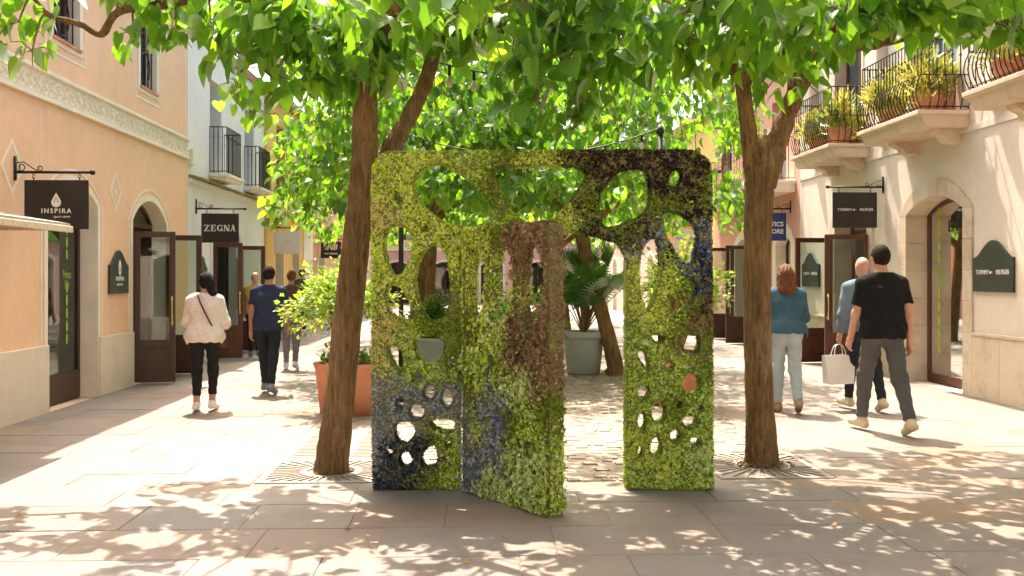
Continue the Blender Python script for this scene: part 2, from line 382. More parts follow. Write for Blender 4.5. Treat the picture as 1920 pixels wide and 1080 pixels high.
# ================================================================ ground and paving
g = MB(); g.box(-60, 60, -60, 140, -0.30, -0.035)
ground = struct(g.build('ground', 'mortar'))
STRIP_X0, STRIP_X1, STRIP_Y0 = -1.70, 2.84, 7.64
def slab_mesh(name):
    b = 0.03 if 'cobble' in name else 0.005
    m = MB(); m.v = [(-.5, -.5, -1), (.5, -.5, -1), (.5, .5, -1), (-.5, .5, -1), (-.5, -.5, -.25), (.5, -.5, -.25), (.5, .5, -.25), (-.5, .5, -.25),
                     (-.5 + b, -.5 + b, 0), (.5 - b, -.5 + b, 0), (.5 - b, .5 - b, 0), (-.5 + b, .5 - b, 0)]
    m.f = [[8, 9, 10, 11]] + [[i, (i + 1) % 4, 4 + (i + 1) % 4, 4 + i] for i in range(4)] + [[4 + i, 4 + (i + 1) % 4, 8 + (i + 1) % 4, 8 + i] for i in range(4)]
    return m
def lay(parent, name, cells, mat, near, many):
    """cells: (cx, cy, w, d, top). The nearest are objects, the rest one part"""
    cells.sort(key=lambda c: c[1] + abs(c[0] - 0.4) * 0.15)
    tm = slab_mesh(name); me = bpy.data.meshes.new(name); me.from_pydata(tm.v, [], tm.f); me.materials.append(M[mat])
    for c in cells[:near]:
        o = bpy.data.objects.new(name, me); C.objects.link(o)
        o.location = (c[0], c[1], c[4]); o.scale = (c[2], c[3], 0.03); o.rotation_euler = (random.gauss(0, .0012), random.gauss(0, .0012), 0); o.parent = parent
    rest = cells[near:]
    tv = np.array(tm.v); tf = np.array(tm.f)
    V = np.concatenate([tv * np.array([c[2], c[3], 0.03]) + np.array([c[0], c[1], c[4]]) for c in rest])
    F = (tf[None] + (np.arange(len(rest)) * len(tv))[:, None, None]).reshape(-1, 4)
    o = link(many, big_mesh(many, V, F), mat, parent); o['kind'] = 'stuff'
pv = MB(); pv.box(-4.95, 6.56, -9.5, 60, -0.034, -0.006)
pavement = struct(pv.build('pavement', 'mortar'))
def visible(x, y):
    r = Vector((x, y)); dpt = x * SA + y * CA; lat = x * CA - y * SA
    return dpt > 4.6 and abs(lat / dpt) < 0.60
cells, unseen = [], []
y = -9.0
while y < 48:
    dy = random.choice((0.42, 0.5, 0.58, 0.66)) if y < 25 else 0.8
    spans = [(-4.95, 6.56)] if y + dy <= STRIP_Y0 + 0.02 else [(-4.95, STRIP_X0), (STRIP_X1, 6.56)]
    if y < STRIP_Y0 < y + dy: dy = STRIP_Y0 - y; spans = [(-4.95, 6.56)]
    if dy < 0.08: y += dy; continue
    for a, b in spans:
        x = a - random.uniform(0, .5)
        while x < b:
            w = random.uniform(0.6, 1.15); x0, x1 = max(x, a), min(x + w, b)
            if b - (x + w) < 0.3: x1 = b; w = 99
            if x1 - x0 > 0.05:
                cells.append(((x0 + x1) / 2, y + dy / 2, x1 - x0 - .0032, dy - .0032, random.uniform(-.0025, .0015)))
            x += w
    y += dy
seen = [c for c in cells if visible(c[0], c[1])]; rest = [c for c in cells if not visible(c[0], c[1])]
seen.sort(key=lambda c: c[1]); 
near300 = seen[:290]; others = seen[290:] + rest
lay(pavement, 'paving_slab', list(near300) , 'slab', 289, 'paving_slab_strip')
V = [] ; tm = slab_mesh('s'); tv = np.array(tm.v); tf = np.array(tm.f)
V = np.concatenate([tv * np.array([c[2], c[3], 0.03]) + np.array([c[0], c[1], c[4]]) for c in others])
F = (tf[None] + (np.arange(len(others)) * len(tv))[:, None, None]).reshape(-1, 4)
link('outer_paving_slabs', big_mesh('outer_paving_slabs', V, F), 'slab', pavement, kind='stuff')
# cobbled strip between the trees
cs = MB(); cs.box(STRIP_X0, STRIP_X1, STRIP_Y0, 48, -0.033, -0.021)
cobbles = struct(cs.build('cobbled_path', 'joint'))
GR_L = (STRIP_X0 + 0.02, -0.66, 7.66, 8.58)       # tree grate footprints x0,x1,y0,y1
GR_L2 = (STRIP_X0 + 0.02, -0.66, 8.60, 10.25)
GR_R = (1.92, STRIP_X1 - 0.02, 7.70, 8.80)
cc = []; y = STRIP_Y0 + 0.005; row = 0
while y < 34:
    dy = 0.135 if y < 20 else 0.27; x = STRIP_X0 - (0.1 if row % 2 else 0)
    while x < STRIP_X1:
        w = random.uniform(0.11, 0.17) * (1 if y < 20 else 2); x0, x1 = max(x, STRIP_X0), min(x + w, STRIP_X1); cx, cy = (x0 + x1) / 2, y + dy / 2
        if x1 - x0 > .03 and not any(a - .005 < x1 and x0 < b + .005 and c - .005 < cy + dy / 2 and cy - dy / 2 < d + .005 for a, b, c, d in (GR_L, GR_L2, GR_R)):
            cc.append((cx, cy, x1 - x0 - .022, dy - .022, random.uniform(-.008, .006)))
        x += w
    y += dy; row += 1
lay(cobbles, 'cobblestone', cc, 'cobble', 295, 'far_cobblestones')
# tree grates
def grate(name, label, fp, centre, style):
    x0, x1, y0, y1 = fp; loops = [rect(x0, x1, y0, y1)]
    if style == 'tree':
        cx, cy = centre[:2]; loops.append([(cx + .2 * math.cos(a * math.pi / 8), cy + .2 * math.sin(a * math.pi / 8)) for a in range(16)])
        n = 36
        for i in range(n):
            a = 2 * math.pi * (i + .5) / n; c, s = math.cos(a), math.sin(a)
            tx = ((x1 - .05 - cx) / c if c > 0 else (x0 + .05 - cx) / c) if abs(c) > 1e-6 else 9
            ty = ((y1 - .05 - cy) / s if s > 0 else (y0 + .05 - cy) / s) if abs(s) > 1e-6 else 9
            r1 = min(tx, ty); r0 = 0.25
            if r1 < r0 + .06: continue
            px_, py_ = -s, c
            q = lambda r, w: [(cx + c * r + px_ * w, cy + s * r + py_ * w)]
            loops.append(q(r0, -.014) + q(r1, -.025) + q(r1, .025) + q(r0, .014))
    else:
        y = y0 + .12
        while y < y1 - .08:
            loops.append(rect(x0 + .08, x0 + .08 + .34, y, y + .036)); loops.append(rect(x1 - .42, x1 - .08, y, y + .036)); y += .075
    m = MB(); m.prism(loops, -0.018, 0.004, lambda a, b, d: (a, b, d))
    e = thing(name, label, 'tree grate', (centre[0], centre[1], 0))
    m.build('grate_plate', 'grate', e)
    p = MB(); p.box(x0 + .005, x1 - .005, y0 + .005, y1 - .005, -.0205, -.0195); p.build('pit_bed', 'pit', e)
TL = Vector((-1.16, 8.12, 0)); TR = Vector((2.40, 8.26, 0))
grate('tree_grate', 'pale grate of radiating slots round the left leaning trunk', GR_L, TL, 'tree')
grate('tree_grate', 'long slotted grate behind the left leaning trunk', GR_L2, Vector((-1.18, 9.4, 0)), 'bars')
grate('tree_grate', 'grate of radiating slots round the right forked trunk', GR_R, TR, 'tree')
# bark mulch on the right grate
n = 150; a = rng.uniform(0, 2 * math.pi, n); r = 0.15 + 0.13 * rng.random(n) ** 2
tvb = np.array([(-.5, -.3, 0), (.5, -.3, 0), (.5, .3, .1), (-.5, .3, .1)]); tfb = np.array([(0, 1, 2), (0, 2, 3)])
T = np.stack([TR.x + r * np.cos(a), TR.y + r * np.sin(a) * .9, 0.008 + .012 * rng.random(n)], 1)
V, F = bake(tvb, tfb, frames(rng.normal(size=(n, 3)) * (1, 1, .2), rng.normal(size=(n, 3)) * .4 + (0, 0, 1)), rng.uniform(.015, .05, n), T)
mo = link('bark_mulch', big_mesh('bark_mulch', V, F), 'mulch'); mo['kind'] = 'stuff'; mo['label'] = 'brown bark chips on the grate at the right trunk'; mo['category'] = 'mulch'
# drain in the paving
dc = gnd(520, 774); dm = MB(); loops = [rect(dc.x - .24, dc.x + .24, dc.y - .12, dc.y + .12)]
for i in range(9): loops.append([(dc.x - .2 + i * .047, dc.y - .09), (dc.x - .185 + i * .047, dc.y - .09), (dc.x - .165 + i * .047, dc.y + .09), (dc.x - .18 + i * .047, dc.y + .09)])
dm.prism(loops, -.004, .006, lambda a, b, d: (a, b, d))
e = thing('drain_cover', 'small slotted drain cover set in the left paving', 'drain', (dc.x, dc.y, 0))
dm.build('slotted_cover', 'grate', e); MB().box(dc.x - .23, dc.x + .23, dc.y - .11, dc.y + .11, .0015, .0028).build('drain_opening', 'pit', e)

# ================================================================ buildings
def band(y0, y1, z0, zs, zt, wi, wo):
    o = arch(y0 - wo, y1 + wo, z0, zs, zt + wo)[1:] + [(y0 - wo, z0)]
    i = arch(y0 + wi, y1 - wi, z0, zs, zt - wi)[1:] + [(y0 + wi, z0)]
    return o + i[::-1]
def ring(y0, y1, z0, z1, wi, wo): return [rect(y0 - wo, y1 + wo, z0 - wo, z1 + wo), rect(y0 + wi, y1 - wi, z0 + wi, z1 - wi)]
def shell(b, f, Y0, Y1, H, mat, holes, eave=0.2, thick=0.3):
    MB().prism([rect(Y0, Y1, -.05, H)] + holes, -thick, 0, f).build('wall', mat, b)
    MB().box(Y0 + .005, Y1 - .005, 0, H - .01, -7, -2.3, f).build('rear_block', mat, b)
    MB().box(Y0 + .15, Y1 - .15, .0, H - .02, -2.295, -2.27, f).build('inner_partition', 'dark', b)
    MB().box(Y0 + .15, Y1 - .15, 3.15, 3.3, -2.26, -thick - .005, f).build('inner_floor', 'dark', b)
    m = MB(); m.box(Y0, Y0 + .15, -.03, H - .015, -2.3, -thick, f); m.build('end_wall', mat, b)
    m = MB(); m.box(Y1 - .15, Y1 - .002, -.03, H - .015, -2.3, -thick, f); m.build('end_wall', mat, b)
    MB().box(Y0, Y1 - .003, H, H + .18, -7.1, eave, f).build('roof', 'roof', b)
def door_leaf(b, p0, p1, z0, z1, mat='wood', kick=0.62, handle=True, hs=1):
    """a glazed door standing open, hinged at p0"""
    p0, p1 = Vector(p0), Vector(p1); e = (p1 - p0); L = e.length; e.normalize(); nrm = Vector((e.y, -e.x))
    f = lambda u, z, d: (p0.x + e.x * u + nrm.x * d, p0.y + e.y * u + nrm.y * d, z)
    s = 0.085
    m = MB(); m.prism([rect(0, L, z0, z1), rect(s, L - s, z0 + kick, z1 - s), rect(s, L - s, z0 + .12, z0 + kick - .1)], -.022, .022, f)
    d = m.build('door', mat, b, bevel=.005)
    pm = MB(); pm.prism([rect(s - .005, L - s + .005, z0 + .115, z0 + kick - .095)], -.008, .008, f); pm.build('door_panel', mat, d)
    ch = .05; a0, a1, b0, b1 = s + .05, L - s - .05, z0 + .17, z0 + kick - .15
    pm = MB(); pm.prism([[(a0 + ch, b0), (a1 - ch, b0), (a1, b0 + ch), (a1, b1 - ch), (a1 - ch, b1), (a0 + ch, b1), (a0, b1 - ch), (a0, b0 + ch)]], -.016, .016, f); pm.build('raised_panel', mat, d, bevel=.008)
    gm = MB(); gm.prism([rect(s - .004, L - s + .004, z0 + kick - .004, z1 - s + .004)], -.003, .003, f); gm.build('door_glass', 'glass', d)
    if handle:
        u = L - s * .55; zc = z0 + 1.05
        h = MB()
        for sd in (1, -1):
            h.tube([f(u, zc - .22, sd * .06), f(u, zc + .22, sd * .06)], .011, 8)
            for zz in (-.18, .18):
                h.tube([f(u, zc + zz, sd * .02), f(u, zc + zz, sd * .065)], .009, 6)
                h.tube([f(u, zc + zz, sd * .021), f(u, zc + zz, sd * .027)], .02, 10)
        h.build('door_handle', 'brass', d, smooth=True)
    return d
def shop_opening(b, f, y0, y1, zs, zt, depth, frame='wood', base=0.33, film=False, mull=None, glazed=True):
    """arched shop front set back in the wall"""
    m = MB(); m.prism([arch(y0 + .012, y1 - .012, .0, zs, zt - .012), arch(y0 + .075, y1 - .075, base if base else .06, zs, zt - .075)], -depth - .05, -depth, f)
    w = m.build('window_frame', frame, b)
    if base: MB().box(y0 + .077, y1 - .077, .02, base - .002, -depth - .045, -depth - .012, f).build('base_panel', frame, w, bevel=.006)
    if glazed: MB().prism([arch(y0 + .07, y1 - .07, base + .0 if base else .06, zs, zt - .07)], -depth - .028, -depth - .022, f).build('pane', 'glass', w)
    if mull: MB().box(mull - .025, mull + .025, base, zs + .12, -depth - .046, -depth - .004, f).build('mullion', frame, w)
    return w
def rect_window(b, f, y0, y1, z0, z1, depth=.16, surround='trim', frame='wood', grille=False, shutters=False, sill=True, wide=.09):
    if surround:
        MB().prism(ring(y0, y1, z0, z1, .008, wide), -.2, .012, f).build('window_surround', surround, b)
    m = MB(); m.prism([rect(y0 + .01, y1 - .01, z0 + .01, z1 - .01), rect(y0 + .07, (y0 + y1) / 2 - .025, z0 + .07, z1 - .07), rect((y0 + y1) / 2 + .025, y1 - .07, z0 + .07, z1 - .07)], -depth - .04, -depth, f)
    w = m.build('window_frame', frame, b)
    for a, c in ((y0 + .065, (y0 + y1) / 2 - .02), ((y0 + y1) / 2 + .02, y1 - .065)):
        MB().prism([rect(a, c, z0 + .065, z1 - .065)], -depth - .024, -depth - .018, f).build('pane', 'paneglass', w)
    if sill: MB().box(y0 - .02, y1 + .02, z0 - .035, z0 + .006, -.15, .035, f).build('sill', 'terracotta', w, bevel=.005)
    if grille:
        gm = MB(); gy = (y0 + y1) / 2
        for k in range(5):
            yy = y0 + .06 + (y1 - y0 - .12) * k / 4; gm.tube([f(yy, z0 + .01, -.06), f(yy, z1 - .02, -.06)], .009, 6)
        for zz in (z0 + .06, z0 + .62, z1 - .08): gm.tube([f(y0 + .02, zz, -.06), f(y1 - .02, zz, -.06)], .008, 6)
        for cz in (z0 + .33, z0 + .92):
            gm.tube([f(gy + .2 * math.cos(t * math.pi / 10), cz + .24 * math.sin(t * math.pi / 10), -.048) for t in range(21)], .009, 6)
        gm.build('iron_grille', 'iron', w, smooth=True)
    return w
def railing(slab, f, y0, y1, z0, h, proj, pitch=.11, bulge=0.0, n=6):
    """iron balcony rail round three sides; each baluster is a piece of the balcony"""
    path = [(y0, .0), (y0, proj), (y1, proj), (y1, .0)]
    for zz in (z0 + .05, z0 + h): 
        m = MB()
        pts = [f(p[0], zz, p[1]) for p in path]
        for a, c in zip(pts[:-1], pts[1:]): m.tube([a, c], .011 if zz > z0 + .1 else .008, 6)
        m.build('rail', 'iron', slab)
    m = MB(); pts = [f(p[0], z0 + h * .5, p[1]) for p in path]
    if bulge:
        for a, c in zip(pts[:-1], pts[1:]): m.tube([a, c], .008, 6)
        m.build('rail', 'iron', slab)
    def one(yb, db, oy, od):
        def q(t):
            s = bulge * (math.sin(t * 2 * math.pi) if t < .5 else 0.0) if bulge else 0
            return f(yb + oy * s, z0 + .02 + (h - .02) * t, db + od * s)
        mm = MB(); mm.tube([q(k / 8) for k in range(9)], .008, n)
        zz = z0 + h * .78; c0 = f(yb, zz, db); mm.tube([f(yb - .018, zz, db), f(yb + .018, zz, db)], .013, n)
        mm.build('baluster', 'iron', slab)
    k = max(2, round((y1 - y0) / pitch))
    for i in range(k + 1): one(y0 + (y1 - y0) * i / k, proj, 0, 1)
    k = max(2, round(proj / pitch))
    for i in range(k):
        one(y0, proj * i / k, -1, 0); one(y1, proj * i / k, 1, 0)
def balcony(b, f, y0, y1, ztop, proj, thick=.2, mat='limestone', corbels=(), h=.95, bulge=.05, pitch=.11):
    m = MB(); m.prism([[(0, ztop), (proj, ztop), (proj, ztop - .05), (proj - .03, ztop - .07), (proj - .05, ztop - .13), (proj - .1, ztop - thick), (0, ztop - thick)]], y0, y1, lambda d, z, y: f(y, z, d))
    s = m.build('balcony', mat, b, bevel=.008)
    m = MB(); m.box(y0 - .04, y1 + .04, ztop - .06, ztop + .001, -.0, proj + .03, f); m.build('slab_edge', mat, s, bevel=.01)
    for c in corbels:
        cm = MB(); cm.prism([[(0, ztop - thick), (.38, ztop - thick), (.36, ztop - thick - .05), (.25, ztop - thick - .1), (.2, ztop - thick - .17), (0, ztop - thick - .19)]], c - .11, c + .11, lambda d, z, y: f(y, z, d)); cm.build('corbel', mat, s, bevel=.008)
    railing(s, f, y0 + .02, y1 - .02, ztop + .004, h, proj - .04, pitch, bulge)
    return s
def french_door(b, f, y0, y1, z0, z1, frame='wood', depth=.18, surround=None):
    if surround: MB().prism([band(y0, y1, z0, z1 - .02, z1, .01, .1)], -.28, .01, f).build('door_surround', surround, b)
    m = MB(); c = (y0 + y1) / 2
    m.prism([rect(y0 + .01, y1 - .01, z0, z1 - .01), rect(y0 + .07, c - .03, z0 + .5, z1 - .08), rect(c + .03, y1 - .07, z0 + .5, z1 - .08)], -depth - .05, -depth, f)
    d = m.build('balcony_door', frame, b)
    for a, e_ in ((y0 + .065, c - .025), (c + .025, y1 - .065)): MB().prism([rect(a, e_, z0 + .495, z1 - .075)], -depth - .03, -depth - .024, f).build('pane', 'paneglass', d)

# ---- peach building, left
B = thing('peach_shop_building', 'peach plastered shop building with a cream scroll frieze, far left', 'building', (XL, 11, 0))
f = FL; PD1 = (11.77, 13.33, 2.5, 2.74); PD2 = (14.66, 16.26, 2.4, 2.74)
wins = [(11.92, 12.72), (14.98, 15.76), (8.7, 9.5)]
shell(B, f, 4.0, 17.46, 6.6, 'peach', [arch(PD1[0], PD1[1], -.02, PD1[2], PD1[3]), arch(PD2[0], PD2[1], -.02, PD2[2], PD2[3])] + [rect(a, c, 4.42, 5.75) for a, c in wins], eave=.25)
for a, c in ((4.0, PD1[0] - .02), (PD1[1] + .02, PD2[0] - .02), (PD2[1] + .02, 17.45)):
    MB().box(a, c, -.03, .78, 0.0, .04, f).build('wainscot', 'beige', B, bevel=.006)
for (a, c, zs, zt) in (PD1, PD2):
    MB().prism([band(a, c, -.01, zs, zt, .01, .085)], -.29, .008, f).build('door_surround', 'trim', B)
    MB().prism([band(a - .14, c + .14, .785, zs, zt + .14, .0, .03)], -.002, .006, f).build('painted_line', 'trim', B)
w = shop_opening(B, f, PD1[0] + .01, PD1[1] - .01, PD1[2], PD1[3] - .01, .22, base=.36)
MB().prism([rect(12.28, 13.2, .42, 2.38)], -.262, -.258, f).build('window_film', 'film', w)
for k in range(5): 
    for zc in (0.78 + .165 * k,): MB().prism([[(12.93 + .035 * math.sin(t * math.pi / 8) * (1), zc + .075 * math.cos(t * math.pi / 8)) for t in range(16)]], -.2405, -.2385, f).build('lime_lozenge', 'lime', w)
for k in range(4): MB().prism([[(12.93 + .03 * math.sin(t * math.pi / 8), 1.86 + .155 * k + .07 * math.cos(t * math.pi / 8)) for t in range(16)]], -.2405, -.2385, f).build('lime_lozenge', 'lime', w)
pass
text('Private', .15, f(12.93, 1.6, -.239), (0, 1, 0), (0, 0, 1), 'lime', w, squash=.62)
text('Sale', .15, f(12.93, 1.47, -.239), (0, 1, 0), (0, 0, 1), 'lime', w, squash=.62)
MB().box(PD1[0] + .1, PD1[1] - .1, .0, .42, -.9, -.3, f).build('display_plinth', 'whiteboard', B)
w2 = MB(); w2.prism([arch(PD2[0] + .012, PD2[1] - .012, 2.33, PD2[2], PD2[3] - .012), arch(PD2[0] + .08, PD2[1] - .08, 2.4, PD2[2] + .02, PD2[3] - .08)], -.27, -.22, f)
w2 = w2.build('fanlight_frame', 'wood', B); MB().prism([arch(PD2[0] + .075, PD2[1] - .075, 2.395, PD2[2] + .02, PD2[3] - .075)], -.248, -.242, f).build('fanlight_pane', 'glass', w2)
for yy in (PD2[0] + .02, PD2[1] - .08): MB().box(yy, yy + .06, 0, 2.33, -.27, -.22, f).build('door_jamb', 'wood', B)
door_leaf(B, (-4.99, 14.80), (-4.43, 14.93), .02, 2.24, 'wood')
door_leaf(B, (-4.95, 16.18), (-4.40, 16.24), .02, 2.24, 'wood')
for a, c in wins: 
    rect_window(B, f, a, c, 4.42, 5.75, grille=True)
    MB().prism(ring(a - .17, c + .17, 4.25, 5.92, .0, .03), -.002, .006, f).build('painted_line', 'trim', B)
MB().box(4.0, 17.455, 3.64, 3.92, 0, .014, f).build('frieze', 'trim', B)
for z0, z1, d in ((3.60, 3.645, .045), (3.915, 3.965, .05)): MB().box(4.0, 17.455, z0, z1, 0, d, f).build('frieze_moulding', 'trim', B, bevel=.008)
sm = MB(); s_pts = []
for t in range(13):
    a = t / 12; s_pts.append((0.0 + .055 * math.sin(a * 2 * math.pi), -.09 + .18 * a))
for rr, cx, cz, s0 in ((.04, .035, .045, 0), (.04, -.035, -.045, math.pi)):
    sm.tube([(.016, cx + rr * (1 - t / 16) * math.cos(s0 + t * .6), cz + rr * (1 - t / 16) * math.sin(s0 + t * .6)) for t in range(11)], .011, 5)
sm.tube([(.016, p[0] * 1.3 + .02, p[1] * 1.15) for p in s_pts], .012, 5)
sme = bpy.data.meshes.new('scroll_ornament'); sme.from_pydata(sm.v, [], sm.f); sme.materials.append(M['trim'])
for k in range(40):
    o = bpy.data.objects.new('scroll_ornament', sme); C.objects.link(o); o.location = (XL, 9.7 + .195 * k, 3.78); adopt(o, B)
for yc, zc, hw, hh in ((10.89, 2.76, .26, .31), (13.98, 2.74, .22, .28)):
    MB().prism([[(yc - hw, zc), (yc, zc - hh), (yc + hw, zc), (yc, zc + hh)], [(yc - hw + .045, zc), (yc, zc - hh + .06), (yc + hw - .045, zc), (yc, zc + hh - .06)]], -.001, .006, f).build('painted_lozenge', 'trim', B)
MB().prism([[(13.94, 2.74), (13.98, 2.69), (14.02, 2.74), (13.98, 2.79)]], -.001, .006, f).build('painted_lozenge', 'trim', B)
MB().box(17.28, 17.32, 3.97, 6.5, 0, .006, f).build('painted_line', 'trim', B)

# ---- white building, left
B = thing('white_shop_building', 'white plastered building with green tile ledge beside the peach one', 'building', (XL, 20.5, 0))
ZD = (19.05, 21.25, 2.42, 2.68)
shell(B, f, 17.46, 23.7, 5.9, 'white', [arch(ZD[0], ZD[1], -.02, ZD[2], ZD[3]), rect(18.9, 19.75, 3.5, 5.3), rect(21.72, 22.6, 3.5, 5.3)], eave=.05)
MB().prism([band(ZD[0], ZD[1], -.01, ZD[2], ZD[3], .01, .12)], -.29, .02, f).build('door_surround', 'white', B)
w2 = MB(); w2.prism([arch(ZD[0] + .012, ZD[1] - .012, 2.3, ZD[2], ZD[3] - .012), arch(ZD[0] + .08, ZD[1] - .08, 2.36, ZD[2] + .02, ZD[3] - .08)], -.27, -.22, f); w2 = w2.build('fanlight_frame', 'wood', B)
MB().prism([arch(ZD[0] + .075, ZD[1] - .075, 2.355, ZD[2] + .02, ZD[3] - .075)], -.248, -.242, f).build('fanlight_pane', 'glass', w2)
for yy in (ZD[0] + .02, ZD[1] - .08): MB().box(yy, yy + .06, 0, 2.3, -.27, -.22, f).build('door_jamb', 'wood', B)
door_leaf(B, (-4.99, 19.16), (-4.44, 19.24), .02, 2.22, 'redwood'); door_leaf(B, (-4.95, 21.15), (-4.42, 21.2), .02, 2.22, 'redwood')
for a, c in ((18.9, 19.75), (21.72, 22.6)):
    french_door(B, f, a, c, 3.5, 5.3, 'shutter', depth=.22)
    balcony(B, f, a - .05, c + .25, 3.5, .36, thick=.1, mat='trim', h=.88, bulge=0, pitch=.085)
tm_ = MB(); tm_.prism([[(0, 0), (.15, -.035), (.15, -.055), (.0, -.07)]], 0, .105, lambda d, z, y: (d, y, z)); 
tme = bpy.data.meshes.new('glazed_tile'); tme.from_pydata(tm_.v, [], tm_.f); tme.materials.append(M['tileg'])
for k in range(54):
    o = bpy.data.objects.new('glazed_tile', tme); C.objects.link(o); o.location = (XL + .001, 17.5 + .115 * k, 3.36 + random.uniform(-.006, .006)); adopt(o, B)
MB().box(17.47, 23.69, 3.22, 3.285, 0, .07, f).build('ledge', 'white', B)
MB().box(17.52, 17.68, 3.52, 3.8, 0, .07, f).build('alarm_box', 'trim', B, bevel=.01)

# ---- yellow building, left
B = thing('yellow_shop_building', 'yellow plastered shop building with long balcony on the left', 'building', (XL, 27, 0))
shell(B, f, 23.7, 30.6, 6.0, 'yellow', [rect(25.0, 26.1, -.02, 2.25), rect(27.3, 28.4, -.02, 2.25), rect(25.2, 26.3, 3.5, 5.4), rect(28.0, 29.0, 3.5, 5.4)])
MB().box(23.72, 24.2, -.02, 5.9, 0, .06, f).build('pilaster', 'yellow', B, bevel=.008); MB().box(29.0, 30.55, -.02, 3.2, 0, .04, f).build('white_panel', 'white', B)
for a, c in ((25.0, 26.1), (27.3, 28.4)):
    MB().prism([ring(a, c, .0, 2.25, .01, .08)[0], rect(a + .01, c - .01, .03, 2.24)], -.28, .012, f).build('door_surround', 'trim', B); shop_opening(B, f, a, c, 2.15, 2.24, .2, base=.3)
for a, c in ((25.2, 26.3), (28.0, 29.0)): french_door(B, f, a, c, 3.5, 5.4, 'wood')
balcony(B, f, 24.5, 30.4, 3.45, .62, thick=.2, mat='trim', h=.85, bulge=0, pitch=.16)
# ---- pink, orange and cream buildings further down on the left
def plain_building(name, label, f, X, Y0, Y1, H, mat, wall2='trim', upper=True, shutters=True, bal=False):
    B = thing(name, label, 'building', (X, (Y0 + Y1) / 2, 0)); n = max(1, int((Y1 - Y0) / 2.6)); pit = (Y1 - Y0) / n; holes = []; lo, up = [], []
    for i in range(n):
        c = Y0 + pit * (i + .5); lo.append((c - .65, c + .65)); up.append((c - .5, c + .5))
    holes = [arch(a, c, -.02, 2.2, 2.42) for a, c in lo] + [rect(a, c, 3.7, 5.2) for a, c in up]
    shell(B, f, Y0, Y1, H, mat, holes)
    for a, c in lo:
        MB().prism([band(a, c, -.01, 2.2, 2.42, .01, .12)], -.29, .015, f).build('door_surround', wall2, B); shop_opening(B, f, a + .01, c - .01, 2.2, 2.41, .2, frame='wood', base=.35, mull=(a + c) / 2)
    for a, c in up:
        rect_window(B, f, a, c, 3.7, 5.2, wide=.12)
        if shutters:
            for s0 in (a - .5, c + .02):
                sm_ = MB(); sm_.prism([rect(s0, s0 + .47, 3.68, 5.22), rect(s0 + .05, s0 + .42, 3.75, 5.15)], .015, .05, f); so = sm_.build('shutter', 'shutter', B)
                for k in range(12): MB().box(s0 + .05, s0 + .42, 3.77 + k * .116, 3.83 + k * .116, .02, .045, f).build('louvre_slat', 'shutter', so)
    MB().box(Y0 + .01, Y1 - .01, 3.05, 3.3, 0, .09, f).build('string_course', wall2, B, bevel=.01)
    if bal: balcony(B, f, Y0 + .6, Y1 - .6, 3.5, .6, thick=.2, mat='trim', h=.9, bulge=0, pitch=.18)
    return B
plain_building('pink_shop_building', 'pink shop building beyond the yellow one on the left', FL, XL, 30.6, 38.4, 6.2, 'pink', bal=True, shutters=False)
plain_building('orange_shop_building', 'orange shop building beyond the pink one on the left', FL, XL, 38.4, 46.0, 6.6, 'orange')
plain_building('pale_rose_building', 'farthest pale rose building on the left side', FL, XL, 46.0, 56.0, 6.4, 'rose')
# ---- end of the street
FE = lambda x, z, d: (x, 58.0 - d, z)
plain_building('street_end_building', 'pale rose building closing the far end of the street', FE, 1.0, -14, 16, 8.0, 'rose')

FB_ = lambda x, z, d: (x, -10.0 + d, z)  # added facade behind the camera, throws sunlight back onto the gate
plain_building('bounce_fill_building', 'unseen cream building added behind the viewer to bounce light', FB_, 1.0, -13, 15, 7.5, 'cream')

# ---- cream building, right
B = thing('cream_shop_building', 'cream plastered shop building with three planted stone balconies, right', 'building', (XR, 13, 0))
f = FR; RW = (13.14, 14.92, 2.5, 2.74); RD = (16.42, 17.92, 2.5, 2.74)
RB = [(9.7, 11.76), (13.02, 15.07), (16.36, 18.3)]
uph = [(9.95, 11.3), (13.35, 14.75), (16.7, 17.95)]
shell(B, f, 3.0, 19.92, 7.0, 'rightwall', [arch(RW[0], RW[1], -.02, RW[2], RW[3]), arch(RD[0], RD[1], -.02, RD[2], RD[3])] + [rect(a, c, 3.79, 5.9) for a, c in uph], eave=.15, thick=.34)
for (a, c, zs, zt) in (RW, RD):
    # dressed stone surround, block by block
    w_ = .24
    for s0, s1 in ((a - w_, a + .012), (c - .012, c + w_)):
        for z0, z1 in ((-.02, .42), (.423, .83), (.833, 1.25), (1.253, 1.66), (1.663, 2.08), (2.083, zs)):
            MB().box(s0, s1, z0, z1, -.335, .03 + random.uniform(-.002, .002), f).build('surround_stone', 'limestone', B, bevel=.006)
    o_ = arch(a - w_, c + w_, 0, zs + .003, zt + w_)[2:]; i_ = arch(a + .012, c - .012, 0, zs + .003, zt - .012)[2:]
    for k in range(7):
        q = [o_[2 * k], o_[2 * k + 1], o_[2 * k + 2], i_[2 * k + 2], i_[2 * k + 1], i_[2 * k]]
        cy = sum(p[0] for p in q) / 6; cz = sum(p[1] for p in q) / 6
        q = [(cy + (p[0] - cy) * .993, cz + (p[1] - cz) * .993) for p in q]
        MB().prism([q], -.335, .03 + random.uniform(-.002, .002), f).build('arch_stone', 'limestone', B)
w = shop_opening(B, f, RW[0] + .01, RW[1] - .01, RW[2], RW[3] - .01, .3, frame='redwood', base=.12)
MB().box(RW[1] - .3, RW[1] - .09, .14, 2.5, -.341, -.337, f).build('window_film', 'whiteboard', w)
for k in range(5): MB().prism([[(14.55 + .045 * math.sin(t * math.pi / 8), .52 + .2 * k + .09 * math.cos(t * math.pi / 8)) for t in range(16)]], -.3205, -.3185, f).build('lime_lozenge', 'lime', w)
